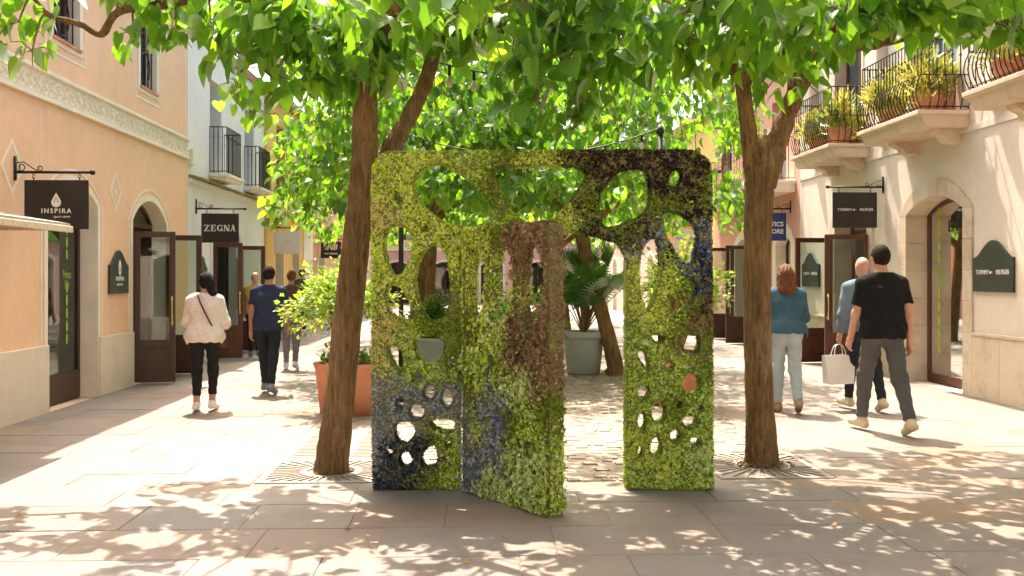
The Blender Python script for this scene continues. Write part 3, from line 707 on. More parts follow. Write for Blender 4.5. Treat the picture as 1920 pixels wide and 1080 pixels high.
for k in range(5): MB().prism([[(14.55 + .045 * math.sin(t * math.pi / 8), 1.85 + .175 * k + .08 * math.cos(t * math.pi / 8)) for t in range(16)]], -.3205, -.3185, f).build('lime_lozenge', 'lime', w)
pass
text('Private', .15, f(14.53, 1.64, -.319), (0, -1, 0), (0, 0, 1), 'lime', w, squash=.75); text('Sale', .15, f(14.5, 1.5, -.319), (0, -1, 0), (0, 0, 1), 'lime', w, squash=.75)
text('EN', .24, f(14.12, 2.3, -.319), (0, -1, 0), (0, 0, 1), 'blackletter', w)
w2 = MB(); w2.prism([arch(RD[0] + .012, RD[1] - .012, 2.33, RD[2], RD[3] - .012), arch(RD[0] + .08, RD[1] - .08, 2.4, RD[2] + .02, RD[3] - .08)], -.32, -.27, f); w2 = w2.build('fanlight_frame', 'redwood', B)
MB().prism([arch(RD[0] + .075, RD[1] - .075, 2.395, RD[2] + .02, RD[3] - .075)], -.3, -.294, f).build('fanlight_pane', 'glass', w2)
for yy in (RD[0] + .02, RD[1] - .08): MB().box(yy, yy + .06, 0, 2.33, -.32, -.27, f).build('door_jamb', 'redwood', B)
door_leaf(B, (6.54, 16.36), (5.84, 16.42), .02, 2.28, 'redwood'); door_leaf(B, (6.54, 17.98), (5.82, 17.86), .02, 2.28, 'redwood')
# wainscot of stone panels
edges = [(6.0, RW[0] - .24), (RW[1] + .24, RD[0] - .24), (RD[1] + .24, 19.9)]
for a, c in edges:
    k = max(1, round((c - a) / .72))
    for i in range(k): MB().box(a + (c - a) * i / k + .003, a + (c - a) * (i + 1) / k - .003, -.03, .8, 0, .028, f).build('wainscot_slab', 'limestone', B, bevel=.005)
    MB().box(a + .003, c - .003, .8, .845, 0, .042, f).build('wainscot_cap', 'limestone', B, bevel=.008)
for (y0, y1), (a, c) in zip(RB, uph):
    balcony(B, f, y0, y1, 3.79, .68, thick=.22, corbels=(y0 + .3, y1 - .45), h=.95, bulge=.075, pitch=.1)
    french_door(B, f, a, c, 3.79, 5.9, 'redwood', surround='limestone', depth=.2)
for yy in (12.3, 15.75, 18.95):
    cm = MB(); cm.lathe([(.17, 0), (.17, .08), (.13, .12), (.12, 1.0), (.11, 1.9), (.15, 1.96), (.17, 2.05), (0, 2.05)], 20, f(yy, 3.79, .02)); cm.build('half_column', 'limestone', B, smooth=True)
MB().box(3.0, 19.9, 3.5, 3.58, 0, .02, f).build('string_course', 'rightwall', B)

# ---- pink building, right
B = thing('pink_balcony_building', 'salmon pink building with cream balcony ledge behind the right trunk', 'building', (XR, 23.5, 0))
PD = [(20.45, 21.5), (23.1, 24.9)]
shell(B, f, 19.92, 27.1, 6.3, 'pink', [arch(a, c, -.02, 2.25, 2.5) for a, c in PD] + [rect(a, c, 3.6, 5.4) for a, c in ((20.8, 21.8), (23.0, 24.0), (25.3, 26.3))])
for a, c in PD: MB().prism([band(a, c, -.01, 2.25, 2.5, .01, .22)], -.29, .02, f).build('door_surround', 'trim', B)
w = shop_opening(B, f, 20.46, 21.49, 2.25, 2.49, .2, base=.35)
MB().prism([rect(20.5, 21.45, 1.3, 2.2)], -.245, -.238, f).build('window_banner', 'film', w)
text('E', .34, f(20.85, 1.98, -.232), (0, -1, 0), (0, 0, 1), 'letter', w); text('DM', .34, f(20.95, 1.6, -.232), (0, -1, 0), (0, 0, 1), 'letter', w)
door_leaf(B, (6.54, 23.1), (5.86, 23.05), .02, 2.3, 'wood'); door_leaf(B, (6.54, 24.9), (5.86, 24.95), .02, 2.3, 'wood')
balcony(B, f, 20.2, 26.9, 3.55, .6, thick=.24, mat='trim', h=.9, bulge=0, pitch=.14)
for a, c in ((20.8, 21.8), (23.0, 24.0), (25.3, 26.3)): french_door(B, f, a, c, 3.6, 5.4, 'shutter')
# ---- yellow building and the rest, right
B = thing('amber_shop_building', 'amber yellow building with a balcony beyond the salmon one, right', 'building', (XR, 31, 0))
shell(B, f, 27.1, 35.5, 6.1, 'yellow', [rect(28.8, 30.2, -.02, 2.35), rect(32.2, 33.6, -.02, 2.35), rect(29.0, 30.0, 3.5, 5.3), rect(32.4, 33.4, 3.5, 5.3)])
for a, c in ((28.8, 30.2), (32.2, 33.6)): MB().prism([ring(a, c, .0, 2.35, .01, .1)[0], rect(a + .01, c - .01, .03, 2.34)], -.28, .012, f).build('door_surround', 'trim', B); shop_opening(B, f, a, c, 2.25, 2.34, .2, base=.3, mull=(a + c) / 2)
for a, c in ((29.0, 30.0), (32.4, 33.4)): french_door(B, f, a, c, 3.5, 5.3, 'wood')
balcony(B, f, 28.2, 34.6, 3.45, .62, thick=.22, mat='trim', h=.85, bulge=0, pitch=.2)
plain_building('rose_far_building', 'farther pale rose building on the right side', FR, XR, 35.5, 45.0, 6.6, 'rose')
plain_building('cream_far_building', 'farthest cream building on the right side', FR, XR, 45.0, 57.0, 6.2, 'cream')

# ================================================================ hanging signs and plaques
def hanging_sign(name, label, side, Y, ztop, w, h, mat, bar=.86, mount_off=.1):
    """board hung from a wrought iron bar that stands out from the wall"""
    s = 1 if side < 0 else -1; X = XL if side < 0 else XR
    e = thing(name, label, 'sign', (X, Y, ztop - h), 'signs hung over the shop doors')
    zb = ztop + .085; P = lambda d, z: (X + s * d, Y, z)
    m = MB(); m.box(min(X, X + s * .02), max(X, X + s * .02), Y - .02, Y + .02, zb - .09, zb + .17); m.tube([P(0, zb), P(bar, zb)], .015, 8); m.tube([P(bar - .005, zb), P(bar + .035, zb)], .026, 10)
    for c0, c1, r in ((.075, .055, .045), (.27, .045, .035)):
        m.tube([P(c0 + r * (1 - t / 22) * math.cos(t * .55 + 3.6), zb + c1 + r * (1 - t / 22) * math.sin(t * .55 + 3.6)) for t in range(14)], .006, 5)
    m.tube([P(.03, zb + .1), P(.1, zb + .11), P(.2, zb + .04), P(.27, zb + .01)], .006, 5); m.build('bracket', 'iron', e, smooth=True)
    x0 = mount_off; a, b = X + s * x0, X + s * (x0 + w); a, b = min(a, b), max(a, b)
    MB().box(a, b, Y - .012, Y + .012, ztop - h, ztop).build('board', mat, e, bevel=.003)
    for u in (.14, .86):
        hm = MB(); xx = a + w * u; hm.tube([(xx + .012 * math.cos(t * .7), Y, ztop + .04 + .028 * math.sin(t * .7)) for t in range(9)], .004, 5); hm.tube([(xx, Y, ztop - .005), (xx, Y, ztop + .03)], .005, 5); hm.build('hook', 'iron', e)
    return e, (a + b) / 2, Y - .0145, a, b
R3, U3 = (1, 0, 0), (0, 0, 1)
def serif_word(parent, cx, y, cz, H, mat):
    """ZEGNA in slab serif capitals"""
    f_ = lambda a, b, d: (cx + a, y + d, cz + b); t = H * .24; th = H * .11; x = 0; polys = []; W = H * .86; gap = H * .16; sr = H * .09
    def bar(x0, z0, x1, z1): polys.append([(x0, z0), (x1, z0), (x1, z1), (x0, z1)])
    def dia(xa, xb, w, za=0, zb=1): polys.append([(xa, za * H), (xa + w, za * H), (xb + w, zb * H), (xb, zb * H)])
    # Z
    bar(x, H - th, x + W, H); bar(x, 0, x + W, th); dia(x, x + W - t * 1.1, t * 1.1); bar(x, H - th * 2.6, x + sr, H); bar(x + W - sr, 0, x + W, th * 2.6); x += W + gap
    # E
    bar(x, 0, x + W * .95, th); bar(x, H - th, x + W * .95, H); bar(x + sr, 0, x + sr + t, H); bar(x + sr, H * .46, x + W * .7, H * .46 + th); bar(x + W * .95 - sr, 0, x + W * .95, th * 2.7); bar(x + W * .95 - sr, H - th * 2.7, x + W * .95, H); bar(x + W * .7 - sr * .7, H * .36, x + W * .7, H * .66); x += W * .95 + gap
    # G
    n = 14; o = []; i = []
    for k in range(n + 1):
        a = math.radians(45 + 285 * k / n); o.append((x + W / 2 + W / 2 * math.cos(a), H / 2 + H / 2 * math.sin(a))); i.append((x + W / 2 + (W / 2 - t * .95) * math.cos(a), H / 2 + (H / 2 - th) * math.sin(a)))
    for k in range(n): polys.append([o[k], o[k + 1], i[k + 1], i[k]])
    bar(x + W - t, 0.04 * H, x + W, H * .46); bar(x + W * .55, H * .40, x + W + sr * .5, H * .47); bar(x + W - sr * 1.2, H * .7, x + W, H); x += W + gap
    # N
    bar(x + sr, 0, x + sr + th, H); bar(x + W - sr, 0, x + W - sr + th, H); polys.append([(x, H), (x + t * 1.25, H), (x + W - sr + th, 0), (x + W - sr + th - t * 1.25, 0)]); bar(x - sr * .4, 0, x + sr * 2.4, th * .8); bar(x + W - sr * 2.2, H - th * .8, x + W + sr, H); x += W + gap
    # A
    polys.append([(x + sr, 0), (x + sr + th, 0), (x + W * .5 + th * .5, H), (x + W * .5 - th * .5, H)]); polys.append([(x + W - sr - t * 1.1, 0), (x + W - sr, 0), (x + W * .5 + t * .5, H), (x + W * .5 - t * .6, H)]); bar(x + W * .25, H * .3, x + W * .72, H * .3 + th * .8); bar(x - sr * .3, 0, x + sr * 2.6, th * .8); bar(x + W - sr * 4, 0, x + W + sr * .2, th * .8); x += W
    m = MB()
    for q in polys: m.add([f_(p[0] - x / 2, p[1] - H / 2, 0) for p in q], [list(range(len(q)))])
    m.build('lettering', mat, parent)
# drop logo sign
e, cx, fy, a, b = hanging_sign('hanging_sign', 'black hanging board with white drop emblem on the peach wall', -1, 10.95, 2.62, .68, .53, 'board', bar=.82, mount_off=.11)
drop = [(0, .085)] + [(.052 * math.sin(t), -.022 - .052 * math.cos(t)) for t in [math.radians(120 - k * 20) for k in range(13)]]
MB().prism([[(cx + p[0], 2.40 + p[1]) for p in drop]], fy - .001, fy + .001, PX).build('drop_emblem', 'letter', e)
lm = MB(); 
for s in (-1, 1): lm.prism([[(cx + s * .004, 2.425), (cx + s * .02, 2.375), (cx + s * .026, 2.375), (cx + s * .004, 2.44)]], fy - .003, fy - .0012, PX)
lm.build('emblem_mark', 'board', e)
text('INSPIRA', .07, (cx, fy, 2.285), R3, U3, 'letter', e, space=1.35, bold=.0012); text('sport store', .038, (cx + .06, fy, 2.225), R3, U3, 'letter', e, shear=.2)
e, cx, fy, a, b = hanging_sign('hanging_sign', 'black hanging board with ZEGNA in white serif capitals', -1, 17.95, 2.70, .66, .52, 'board')
serif_word(e, cx, fy, 2.44, .115, 'letter')
e, cx, fy, a, b = hanging_sign('hanging_sign', 'white hanging board with faint grey print, left', -1, 24.3, 2.67, .65, .54, 'whiteboard')
text('JOTT', .06, (cx, fy, 2.42), R3, U3, 'greyletter', e); text('just over the top', .035, (cx, fy, 2.36), R3, U3, 'greyletter', e, space=1.2)
e, cx, fy, a, b = hanging_sign('hanging_sign', 'black hanging board with striped white NB letters', -1, 32.0, 2.68, .65, .52, 'board', mount_off=.06)
text('NB', .24, (cx + .02, fy, 2.5), R3, U3, 'letter', e, shear=.35, bold=.008)
sm = MB()
for k in range(4): sm.box(cx - .2 + k * .012, cx - .07, fy - .003, fy - .001, 2.435 + k * .035, 2.452 + k * .035)
sm.build('emblem_stripes', 'letter', e); text('new balance', .085, (cx, fy, 2.31), R3, U3, 'letter', e, bold=.002)
def tommy(e, cx, y, cz, w, r, mat='letter', u=U3):
    """two spaced words with a small red, white and blue flag between them"""
    r = Vector(r); c = Vector((cx, y, cz)); n = r.cross(Vector(U3)); hs = w / 11.5
    text('TOMMY', hs * 1.12, c - r * (w * .275), r, U3, mat, e, squash=.95, space=1.25, bold=.0008); text('HILFIGER', hs * 1.12, c + r * (w * .3), r, U3, mat, e, squash=.82, space=1.12, bold=.0008)
    fw = hs * .95; f_ = lambda a_, b_, d: tuple(c + r * (a_ - w * .012) + Vector(U3) * b_ + n * d)
    MB().prism([rect(-fw * .6, fw * .6, -hs * .36, hs * .36)], -.001, .001, f_).build('flag_field', 'blueboard', e)
    MB().prism([rect(-fw * .58, 0, -hs * .22, hs * .22)], .0012, .0018, f_).build('flag_white', 'letter', e); MB().prism([rect(0, fw * .58, -hs * .22, hs * .22)], .0012, .0018, f_).build('flag_red', 'redletter', e)
e, cx, fy, a, b = hanging_sign('hanging_sign', 'black hanging board with TOMMY HILFIGER in white, right', 1, 15.8, 2.93, .72, .57, 'board', bar=.9, mount_off=.11)
tommy(e, cx, fy, 2.65, .62, R3)
e, cx, fy, a, b = hanging_sign('hanging_sign', 'navy blue hanging board beside the right trunk', 1, 20.5, 2.9, .62, .58, 'blueboard', bar=.8, mount_off=.1)
text('TICS', .13, (b - .06, fy, 2.66), R3, U3, 'letter', e, align='RIGHT', bold=.003); text('STORE', .13, (b - .06, fy, 2.51), R3, U3, 'letter', e, align='RIGHT', bold=.003)
e, cx, fy, a, b = hanging_sign('hanging_sign', 'white hanging board reading FERRAGAMO seen through the flower gate', 1, 28.4, 2.95, .78, .62, 'whiteboard')
text('FERRAGAMO', .1, (cx, fy, 2.66), R3, U3, 'blackletter', e, space=1.12)
def plaque(label, f, Y, z0, w, h, r):
    """board with a bell shaped top, fixed flat on the wall"""
    sh = h * .66; pts = [(-w / 2, 0), (w / 2, 0), (w / 2, sh)]
    for k in range(1, 20):
        t = k / 20; u = 1 - 2 * t; pts.append((w / 2 * u, sh + (h - sh) * (.5 + .5 * math.cos(math.pi * min(1, abs(u) * 1.04))) ** .85))
    pts.append((-w / 2, sh)); e = thing('wall_plaque', label, 'sign', f(Y, z0, 0), 'bell topped plaques on the shop walls')
    MB().prism([[(Y + p[0], z0 + p[1]) for p in pts]], .004, .035, f).build('board', 'plaque', e, bevel=.004)
    return e
e = plaque('dark bell topped plaque with white leaf emblem on the peach wall', FL, 14.05, 1.34, .72, .60, 1)
MB().prism([[(14.05 + .05 * math.sin(t * math.pi / 10) , 1.70 + .11 * math.cos(t * math.pi / 10)) for t in range(20)], [(14.05 + .018 * math.sin(t * math.pi / 6), 1.68 + .045 * math.cos(t * math.pi / 6)) for t in range(12)]], .036, .038, FL).build('leaf_emblem', 'letter', e)
text('INSPIRA', .085, FL(14.05, 1.545, .0385), (0, 1, 0), U3, 'letter', e, space=1.1); text('sport store', .05, FL(14.05, 1.47, .0385), (0, 1, 0), U3, 'letter', e)
e = plaque('dark bell topped plaque reflected beside the white building door', FL, 18.3, 1.34, .6, .60, 1)
text('Z', .14, FL(18.3, 1.6, .0385), (0, 1, 0), U3, 'letter', e)
e = plaque('large dark bell topped plaque with white lettering, far right', FR, 12.37, 1.38, .98, .66, -1)
tommy(e, XR - .0385, 12.37, 1.63, .86, (0, -1, 0))
e = plaque('small dark bell topped plaque seen past the open brown doors', FR, 19.22, 1.38, .98, .66, -1)
tommy(e, XR - .0385, 19.22, 1.63, .86, (0, -1, 0))
# wooden awning on the far left
e = thing('wooden_awning', 'flat wooden awning corner with pale straw edge, far left', 'awning', (XL, 9.3, 1.95))
A0 = dep(132, 434, 9.6); fa = lambda x, y, z: (x, y, z)
ux = lambda x: 0.0
uz = lambda x: (A0.x - x) * .17
aw = MB(); t0, t1 = A0.z + .052, A0.z + .075; aw.add([(XL, 8.2, t0), (A0.x, 8.2, t0), (A0.x, A0.y, t0), (XL, A0.y, t0), (XL, 8.2, t1 + uz(XL)), (A0.x, 8.2, t1), (A0.x, A0.y, t1), (XL, A0.y, t1 + uz(XL))], [[0, 3, 2, 1], [4, 5, 6, 7], [0, 1, 5, 4], [1, 2, 6, 5], [2, 3, 7, 6], [3, 0, 4, 7]]); aw.build('top_sheet', 'awningtop', e)
ed = MB()
ed.box(A0.x - .03, A0.x + .02, 8.2, A0.y + .02, A0.z - .01, A0.z + .05); ed.build('edge_trim', 'straw', e, bevel=.006)
ed = MB(); ed.add([(XL, 8.17, A0.z + ux(XL) - .01), (A0.x + .02, 8.17, A0.z - .01), (A0.x + .02, 8.2, A0.z - .01), (XL, 8.2, A0.z + ux(XL) - .01), (XL, 8.17, A0.z + ux(XL) + .05), (A0.x + .02, 8.17, A0.z + .05), (A0.x + .02, 8.2, A0.z + .05), (XL, 8.2, A0.z + ux(XL) + .05)], [[0, 3, 2, 1], [4, 5, 6, 7], [0, 1, 5, 4], [1, 2, 6, 5], [2, 3, 7, 6], [3, 0, 4, 7]]); ed.build('edge_trim', 'straw', e)
for k in range(11):
    yy = 8.25 + k * .12
    if yy > A0.y - .05: break
    sl = MB(); sl.add([(XL, yy, A0.z + ux(XL) - .0), (A0.x - .03, yy, A0.z + .0), (A0.x - .03, yy + .07, A0.z + .0), (XL, yy + .07, A0.z + ux(XL)), (XL, yy, A0.z + ux(XL) + .045), (A0.x - .03, yy, A0.z + .045), (A0.x - .03, yy + .07, A0.z + .045), (XL, yy + .07, A0.z + ux(XL) + .045)], [[0, 3, 2, 1], [4, 5, 6, 7], [0, 1, 5, 4], [1, 2, 6, 5], [2, 3, 7, 6], [3, 0, 4, 7]]); sl.build('slat', 'woodlight', e)

# ================================================================ trees
# heart shaped leaf, base at origin, tip at y = 1, folded along the midrib
half = [(0.20, -.13), (.40, .0), (.46, .22), (.38, .5), (.2, .78)]
lv = [(0, 0, 0), (0, .3, .0), (0, .65, -.02), (0, 1.05, -.12)]
for s in (1, -1): lv += [(s * x, y, .10 * abs(x) * 2 - .10 * y * y) for x, y in half]
LV = np.array(lv)
def side(o, flip):
    t = [(0, o, o + 1), (0, o + 1, 1), (1, o + 1, o + 2), (1, o + 2, o + 3), (1, o + 3, 2), (2, o + 3, o + 4), (2, o + 4, 3)]
    return [q[::-1] if flip else q for q in t]
LF = np.array(side(4, False) + side(9, True)); LUV = LV[:, :2]
def leaf_frames(P, centre, droop=1.0):
    n = len(P); out = P - np.asarray(centre); out[:, 2] = 0; out /= np.linalg.norm(out, axis=1, keepdims=True) + 1e-6
    y = out * rng.uniform(.0, .8, (n, 1)) + rng.normal(size=(n, 3)) * .45; y[:, 2] = -rng.uniform(.25, 1.5, n) * droop + rng.normal(size=n) * .2
    z = out * .5 + rng.normal(size=(n, 3)) * .45; z[:, 2] += .75
    return frames(y, z)
def smooth_path(pts, n=5):
    pts = [np.array(p, float) for p in pts]; P = [pts[0]] + pts + [pts[-1]]; out = []
    for i in range(1, len(P) - 2):
        for k in range(n):
            t = k / n; a, b, c, d = P[i - 1], P[i], P[i + 1], P[i + 2]
            out.append(.5 * ((2 * b) + (-a + c) * t + (2 * a - 5 * b + 4 * c - d) * t * t + (-a + 3 * b - 3 * c + d) * t ** 3))
    out.append(pts[-1]); return out
def limb_mesh(path, n=10, knob=.1, sub=5, lobes=0):
    P = smooth_path([p[:3] for p in path], sub); r = [x[0] for x in smooth_path([(p[3], 0, 0) for p in path], sub)]
    r = [max(.006, x * (1 + random.uniform(-knob, knob))) for x in r]
    m = MB(); m.tube(P, r, n, jit=.035, lobes=lobes); return m, P
LEAF_ME = None
def in_view(P):
    d = P[:, 0] * SA + P[:, 1] * CA; l = P[:, 0] * CA - P[:, 1] * SA
    x = 960 + FPX * l / d; y = 518 - FPX * (P[:, 2] - CAM_H) / d
    return (d > 1) & (x > 0) & (x < 1920) & (y > 0) & (y < 1080), d
def tree(label, trunk, limbs, clusters, leafsize=(.13, .19), single=0, cl_r=.36, per=44, trunk_mat='bark', tws=1.0, gaps=()):
    base = Vector(trunk[0][:3]); e = thing('mulberry_tree', label, 'tree', (base.x, base.y, 0), 'mulberry trees along the cobbled path')
    m, tp = limb_mesh([(p[0], p[1], p[2], p[3] * .89) for p in trunk], 28, .03, 6, lobes=.035); m.build('trunk', trunk_mat, e, smooth=True)
    allp = list(tp[len(tp) // 2:])
    for l in limbs:
        m, lp = limb_mesh(l, 10, .12, 6); m.build('limb', 'bark' if len(l) > 6 else 'limb', e, smooth=True); allp += lp
    allp = np.array(allp); tw = MB(); Ps = []; low_ = []; cen = np.array([np.mean([c[0] for c in clusters]), np.mean([c[1] for c in clusters]), 0])
    for c in clusters:
        cc_ = np.array(c[:3]); rad = c[3] if len(c) > 3 else cl_r; k = int((c[4] if len(c) > 4 else per))
        d = np.linalg.norm(allp - cc_, axis=1); a = allp[np.argmin(d)]
        mid = (a + cc_) / 2 + np.array([0, 0, .12]); tw.tube(smooth_path([a, mid, cc_], 3), [x * tws for x in (.016, .014, .013, .012, .01, .008, .006)], 5)
        # shoots fanning from the cluster centre
        for s in range(4):
            dr = rng.normal(size=3); dr /= np.linalg.norm(dr); end = cc_ + dr * rad * (.9, .9, .7); tw.tube([cc_, (cc_ + end) / 2 + (0, 0, .04), end], [.006, .005, .003], 4)
        q = rng.normal(size=(k, 3)); q /= np.linalg.norm(q, axis=1, keepdims=True); q *= rng.random((k, 1)) ** .45
        Ps.append(cc_ + q * rad * (1.15, 1.15, .75)); low_.append(np.full(k, len(c) > 4 and cc_[2] < 3.9))
    tw.build('twigs', 'twig', e, kind='stuff')
    P = np.concatenate(Ps)
    if len(gaps):
        gx_ = P[:, 0] - P[:, 2] * tosun.x / tosun.z; gy_ = P[:, 1] - P[:, 2] * tosun.y / tosun.z; ok = np.ones(len(P), bool)
        for a_, b_, rx_, ry_ in gaps: ok &= ((gx_ - a_) / rx_) ** 2 + ((gy_ - b_) / ry_) ** 2 > rng.uniform(.75, 1.15, len(P))
        P = P[ok | np.concatenate(low_)]
    R = leaf_frames(P.copy(), cen); S = rng.uniform(*leafsize, len(P)) * rng.choice([1, 1, .8, .6, 1.1], len(P)); R[:, :, 0] *= rng.uniform(.72, 1.1, (len(P), 1)); R[:, :, 2] *= rng.uniform(.2, 2.8, (len(P), 1))
    # petioles are hidden by the blades at this distance
    order = np.arange(len(P)); pick = np.array([], int)
    if single:
        vis, d = in_view(P); score = np.where(vis, S / d, -1); pick = np.argsort(-score)[:single]; pick = pick[score[pick] > 0]
        for i in pick:
            o = bpy.data.objects.new('leaf', LEAF_ME); C.objects.link(o)
            Mx = Matrix(R[i].tolist()).to_4x4() @ Matrix.Scale(float(S[i]), 4); o.matrix_basis = Matrix.Translation(P[i].tolist()) @ Mx; adopt(o, e)
    keep = np.setdiff1d(order, pick)
    V, F = bake(LV, LF, R[keep], S[keep], P[keep]); me = big_mesh('crown', V, F, np.tile(LUV, (len(keep), 1)))
    link('crown', me, 'leaf', e, smooth=True, kind='stuff'); return e
LEAF_ME = big_mesh('leaf', LV, LF, LUV); LEAF_ME.materials.append(M['leaf']); LEAF_ME.polygons.foreach_set('use_smooth', [True] * len(LEAF_ME.polygons))
def scatter_crown(cx, cy, rx, ry, z0, z1, n, minsep=.42, keep=None, tries=6000):
    out = []
    for _ in range(tries):
        if len(out) >= n: break
        a = random.uniform(0, 2 * math.pi); r = math.sqrt(random.random()); x, y = cx + rx * r * math.cos(a), cy + ry * r * math.sin(a)
        z = random.uniform(z0, z1 + .5 * (1 - r))
        if keep and not keep(x, y, z): continue
        if all((x - o[0]) ** 2 + (y - o[1]) ** 2 + 1.5 * (z - o[2]) ** 2 > minsep ** 2 for o in out): out.append((x, y, z))
    return out
GAPS = [tuple(gnd(px, py)[:2]) + (rx, ry) for px, py, rx, ry in ((640, 935, .30, .26), (560, 905, .4, .2), (700, 1010, .22, .16), (800, 1000, .34, .17), (880, 1020, .22, .15), (1010, 1035, .40, .22), (960, 1075, .4, .2), (300, 1010, .3, .2), (120, 985, .3, .2), (60, 1060, .5, .25), (430, 1060, .35, .16), (1120, 985, .12, .12), (1110, 915, .24, .2), (1290, 1000, .14, .12), (1390, 1035, .2, .15), (1500, 1065, .42, .16), (1680, 1020, .34, .14), (1575, 905, .42, .2), (1460, 895, .3, .18), (1700, 935, .22, .14), (1860, 905, .3, .16), (1880, 1000, .2, .14), (1230, 1060, .14, .1), (1180, 1030, .1, .09), (1780, 1075, .2, .1), (600, 1050, .2, .14))]
def P4(px, py, D, r): v = dep(px, py, D); return (v.x, v.y, v.z, r)
# left front tree: leaning trunk, forks above the gate
tr = [(TL.x - .0, TL.y, -.03, .19), (TL.x + .0, TL.y, .06, .155), P4(632, 790, 8.05, .137), P4(650, 620, 8.02, .128), P4(668, 450, 8.0, .122), P4(682, 320, 8.0, .122), P4(686, 220, 8.0, .112), P4(683, 140, 8.0, .10)]
lims = [[P4(686, 340, 8.05, .085), P4(722, 292, 8.15, .078), P4(758, 235, 8.2, .072), P4(795, 160, 8.2, .066), P4(822, 75, 8.2, .06), P4(850, 10, 8.2, .05), P4(960, -40, 8.1, .036)],
        [P4(684, 170, 8.0, .075), P4(640, 90, 7.9, .06), P4(560, 30, 7.9, .05), P4(430, -10, 8.0, .042), P4(310, 8, 8.15, .036), P4(222, 22, 8.25, .034), P4(190, 64, 8.3, .03), P4(150, 45, 8.3, .027), P4(92, 28, 8.3, .022), P4(60, -10, 8.3, .016)],
        [P4(683, 160, 8.0, .075), P4(720, 60, 7.6, .06), P4(760, -10, 7.2, .05), P4(860, -40, 6.8, .04)],
        [P4(683, 150, 8.0, .07), P4(660, 40, 8.3, .055), P4(610, -40, 8.7, .04)]]
cl = scatter_crown(-1.5, 7.8, 2.75, 1.75, 3.3, 4.3, 60, .44, keep=lambda x, y, z: not (x > .2 and y < 6.6) and not (x < -2.2 and y < 7.4) and z > 1.9 + .205 * y + (.35 if x < -2.0 else 0))
cl += [tuple(dep(px, py, D)) + (r, k) for px, py, D, r, k in ((640, 20, 7.8, .3, 34), (700, 30, 7.7, .3, 34), (720, 90, 7.7, .24, 22), (800, 20, 7.9, .3, 32), (660, 100, 7.6, .26, 26), (590, 60, 7.7, .3, 30), (860, 90, 8.1, .2, 14), (940, 60, 7.6, .3, 30), (770, 10, 7.5, .3, 30))]
cl += [tuple(dep(px, py, D)) + (r, k) for px, py, D, r, k in ((35, 40, 8.3, .3, 20), (60, 95, 8.3, .2, 11), (250, 70, 8.2, .17, 11), (330, 65, 8.1, .2, 15), (395, 50, 8.0, .28, 28), (300, 0, 8.2, .26, 20), (450, 100, 7.9, .3, 30), (500, 60, 7.8, .34, 34), (520, 140, 7.8, .3, 28), (590, 110, 7.7, .32, 32), (640, 70, 7.5, .32, 32), (620, 150, 7.7, .22, 18), (690, 120, 7.5, .25, 22), (740, 60, 7.6, .3, 30), (730, 130, 7.9, .18, 12), (450, 170, 8.2, .2, 14), (500, 215, 8.3, .17, 10), (880, 40, 7.8, .28, 24), (560, 20, 7.6, .34, 30), (60, -10, 8.3, .25, 18), (200, -40, 8.3, .25, 18))]
tree('mulberry with leaning bare trunk at the left of the flower gate', tr, lims, cl, single=250, gaps=GAPS)
# right front tree
tr = [(TR.x, TR.y, -.03, .20), (TR.x, TR.y, .07, .158), P4(1424, 760, 8.25, .132), P4(1421, 600, 8.2, .125), P4(1420, 450, 8.2, .124), P4(1424, 350, 8.2, .132), P4(1432, 285, 8.2, .118), P4(1437, 255, 8.2, .05)]
lims = [[P4(1412, 350, 8.2, .06), P4(1408, 290, 8.18, .074), P4(1400, 215, 8.15, .066), P4(1390, 140, 8.1, .06), P4(1380, 60, 7.9, .052), P4(1330, 10, 7.6, .045), P4(1240, -30, 7.2, .035)],
        [P4(1438, 350, 8.2, .07), P4(1453, 285, 8.2, .088), P4(1476, 215, 8.2, .08), P4(1498, 165, 8.15, .076), P4(1550, 95, 8.0, .066), P4(1640, 78, 7.8, .058), P4(1740, 55, 7.6, .05), P4(1850, 35, 7.4, .042), P4(1930, 60, 7.3, .03)],
        [P4(1395, 150, 8.1, .06), P4(1330, 90, 7.7, .05), P4(1270, 70, 7.3, .04), P4(1180, 20, 7.0, .032), P4(1080, -10, 6.9, .026), P4(1020, 40, 6.9, .02)],
        [P4(1490, 175, 8.15, .07), P4(1500, 80, 8.5, .055), P4(1560, -20, 9.2, .04)],
        [P4(1500, 160, 8.15, .06), P4(1590, 30, 7.2, .045), P4(1700, -60, 6.6, .035)]]
cl = scatter_crown(2.75, 7.8, 3.0, 2.35, 3.3, 4.4, 70, .47, keep=lambda x, y, z: y > 5.6 and z > 1.95 + .225 * y)
cl += [c + (.40, 52) for c in scatter_crown(2.9, 7.9, 2.8, 2.2, 4.1, 4.7, 40, .5, keep=lambda x, y, z: y > 5.6)] + [c + (.42, 46) for c in scatter_crown(2.6, 10.2, 2.6, .9, 4.1, 5.2, 22, .45)]  # first set: clusters mostly above view, added to block sun and darken below
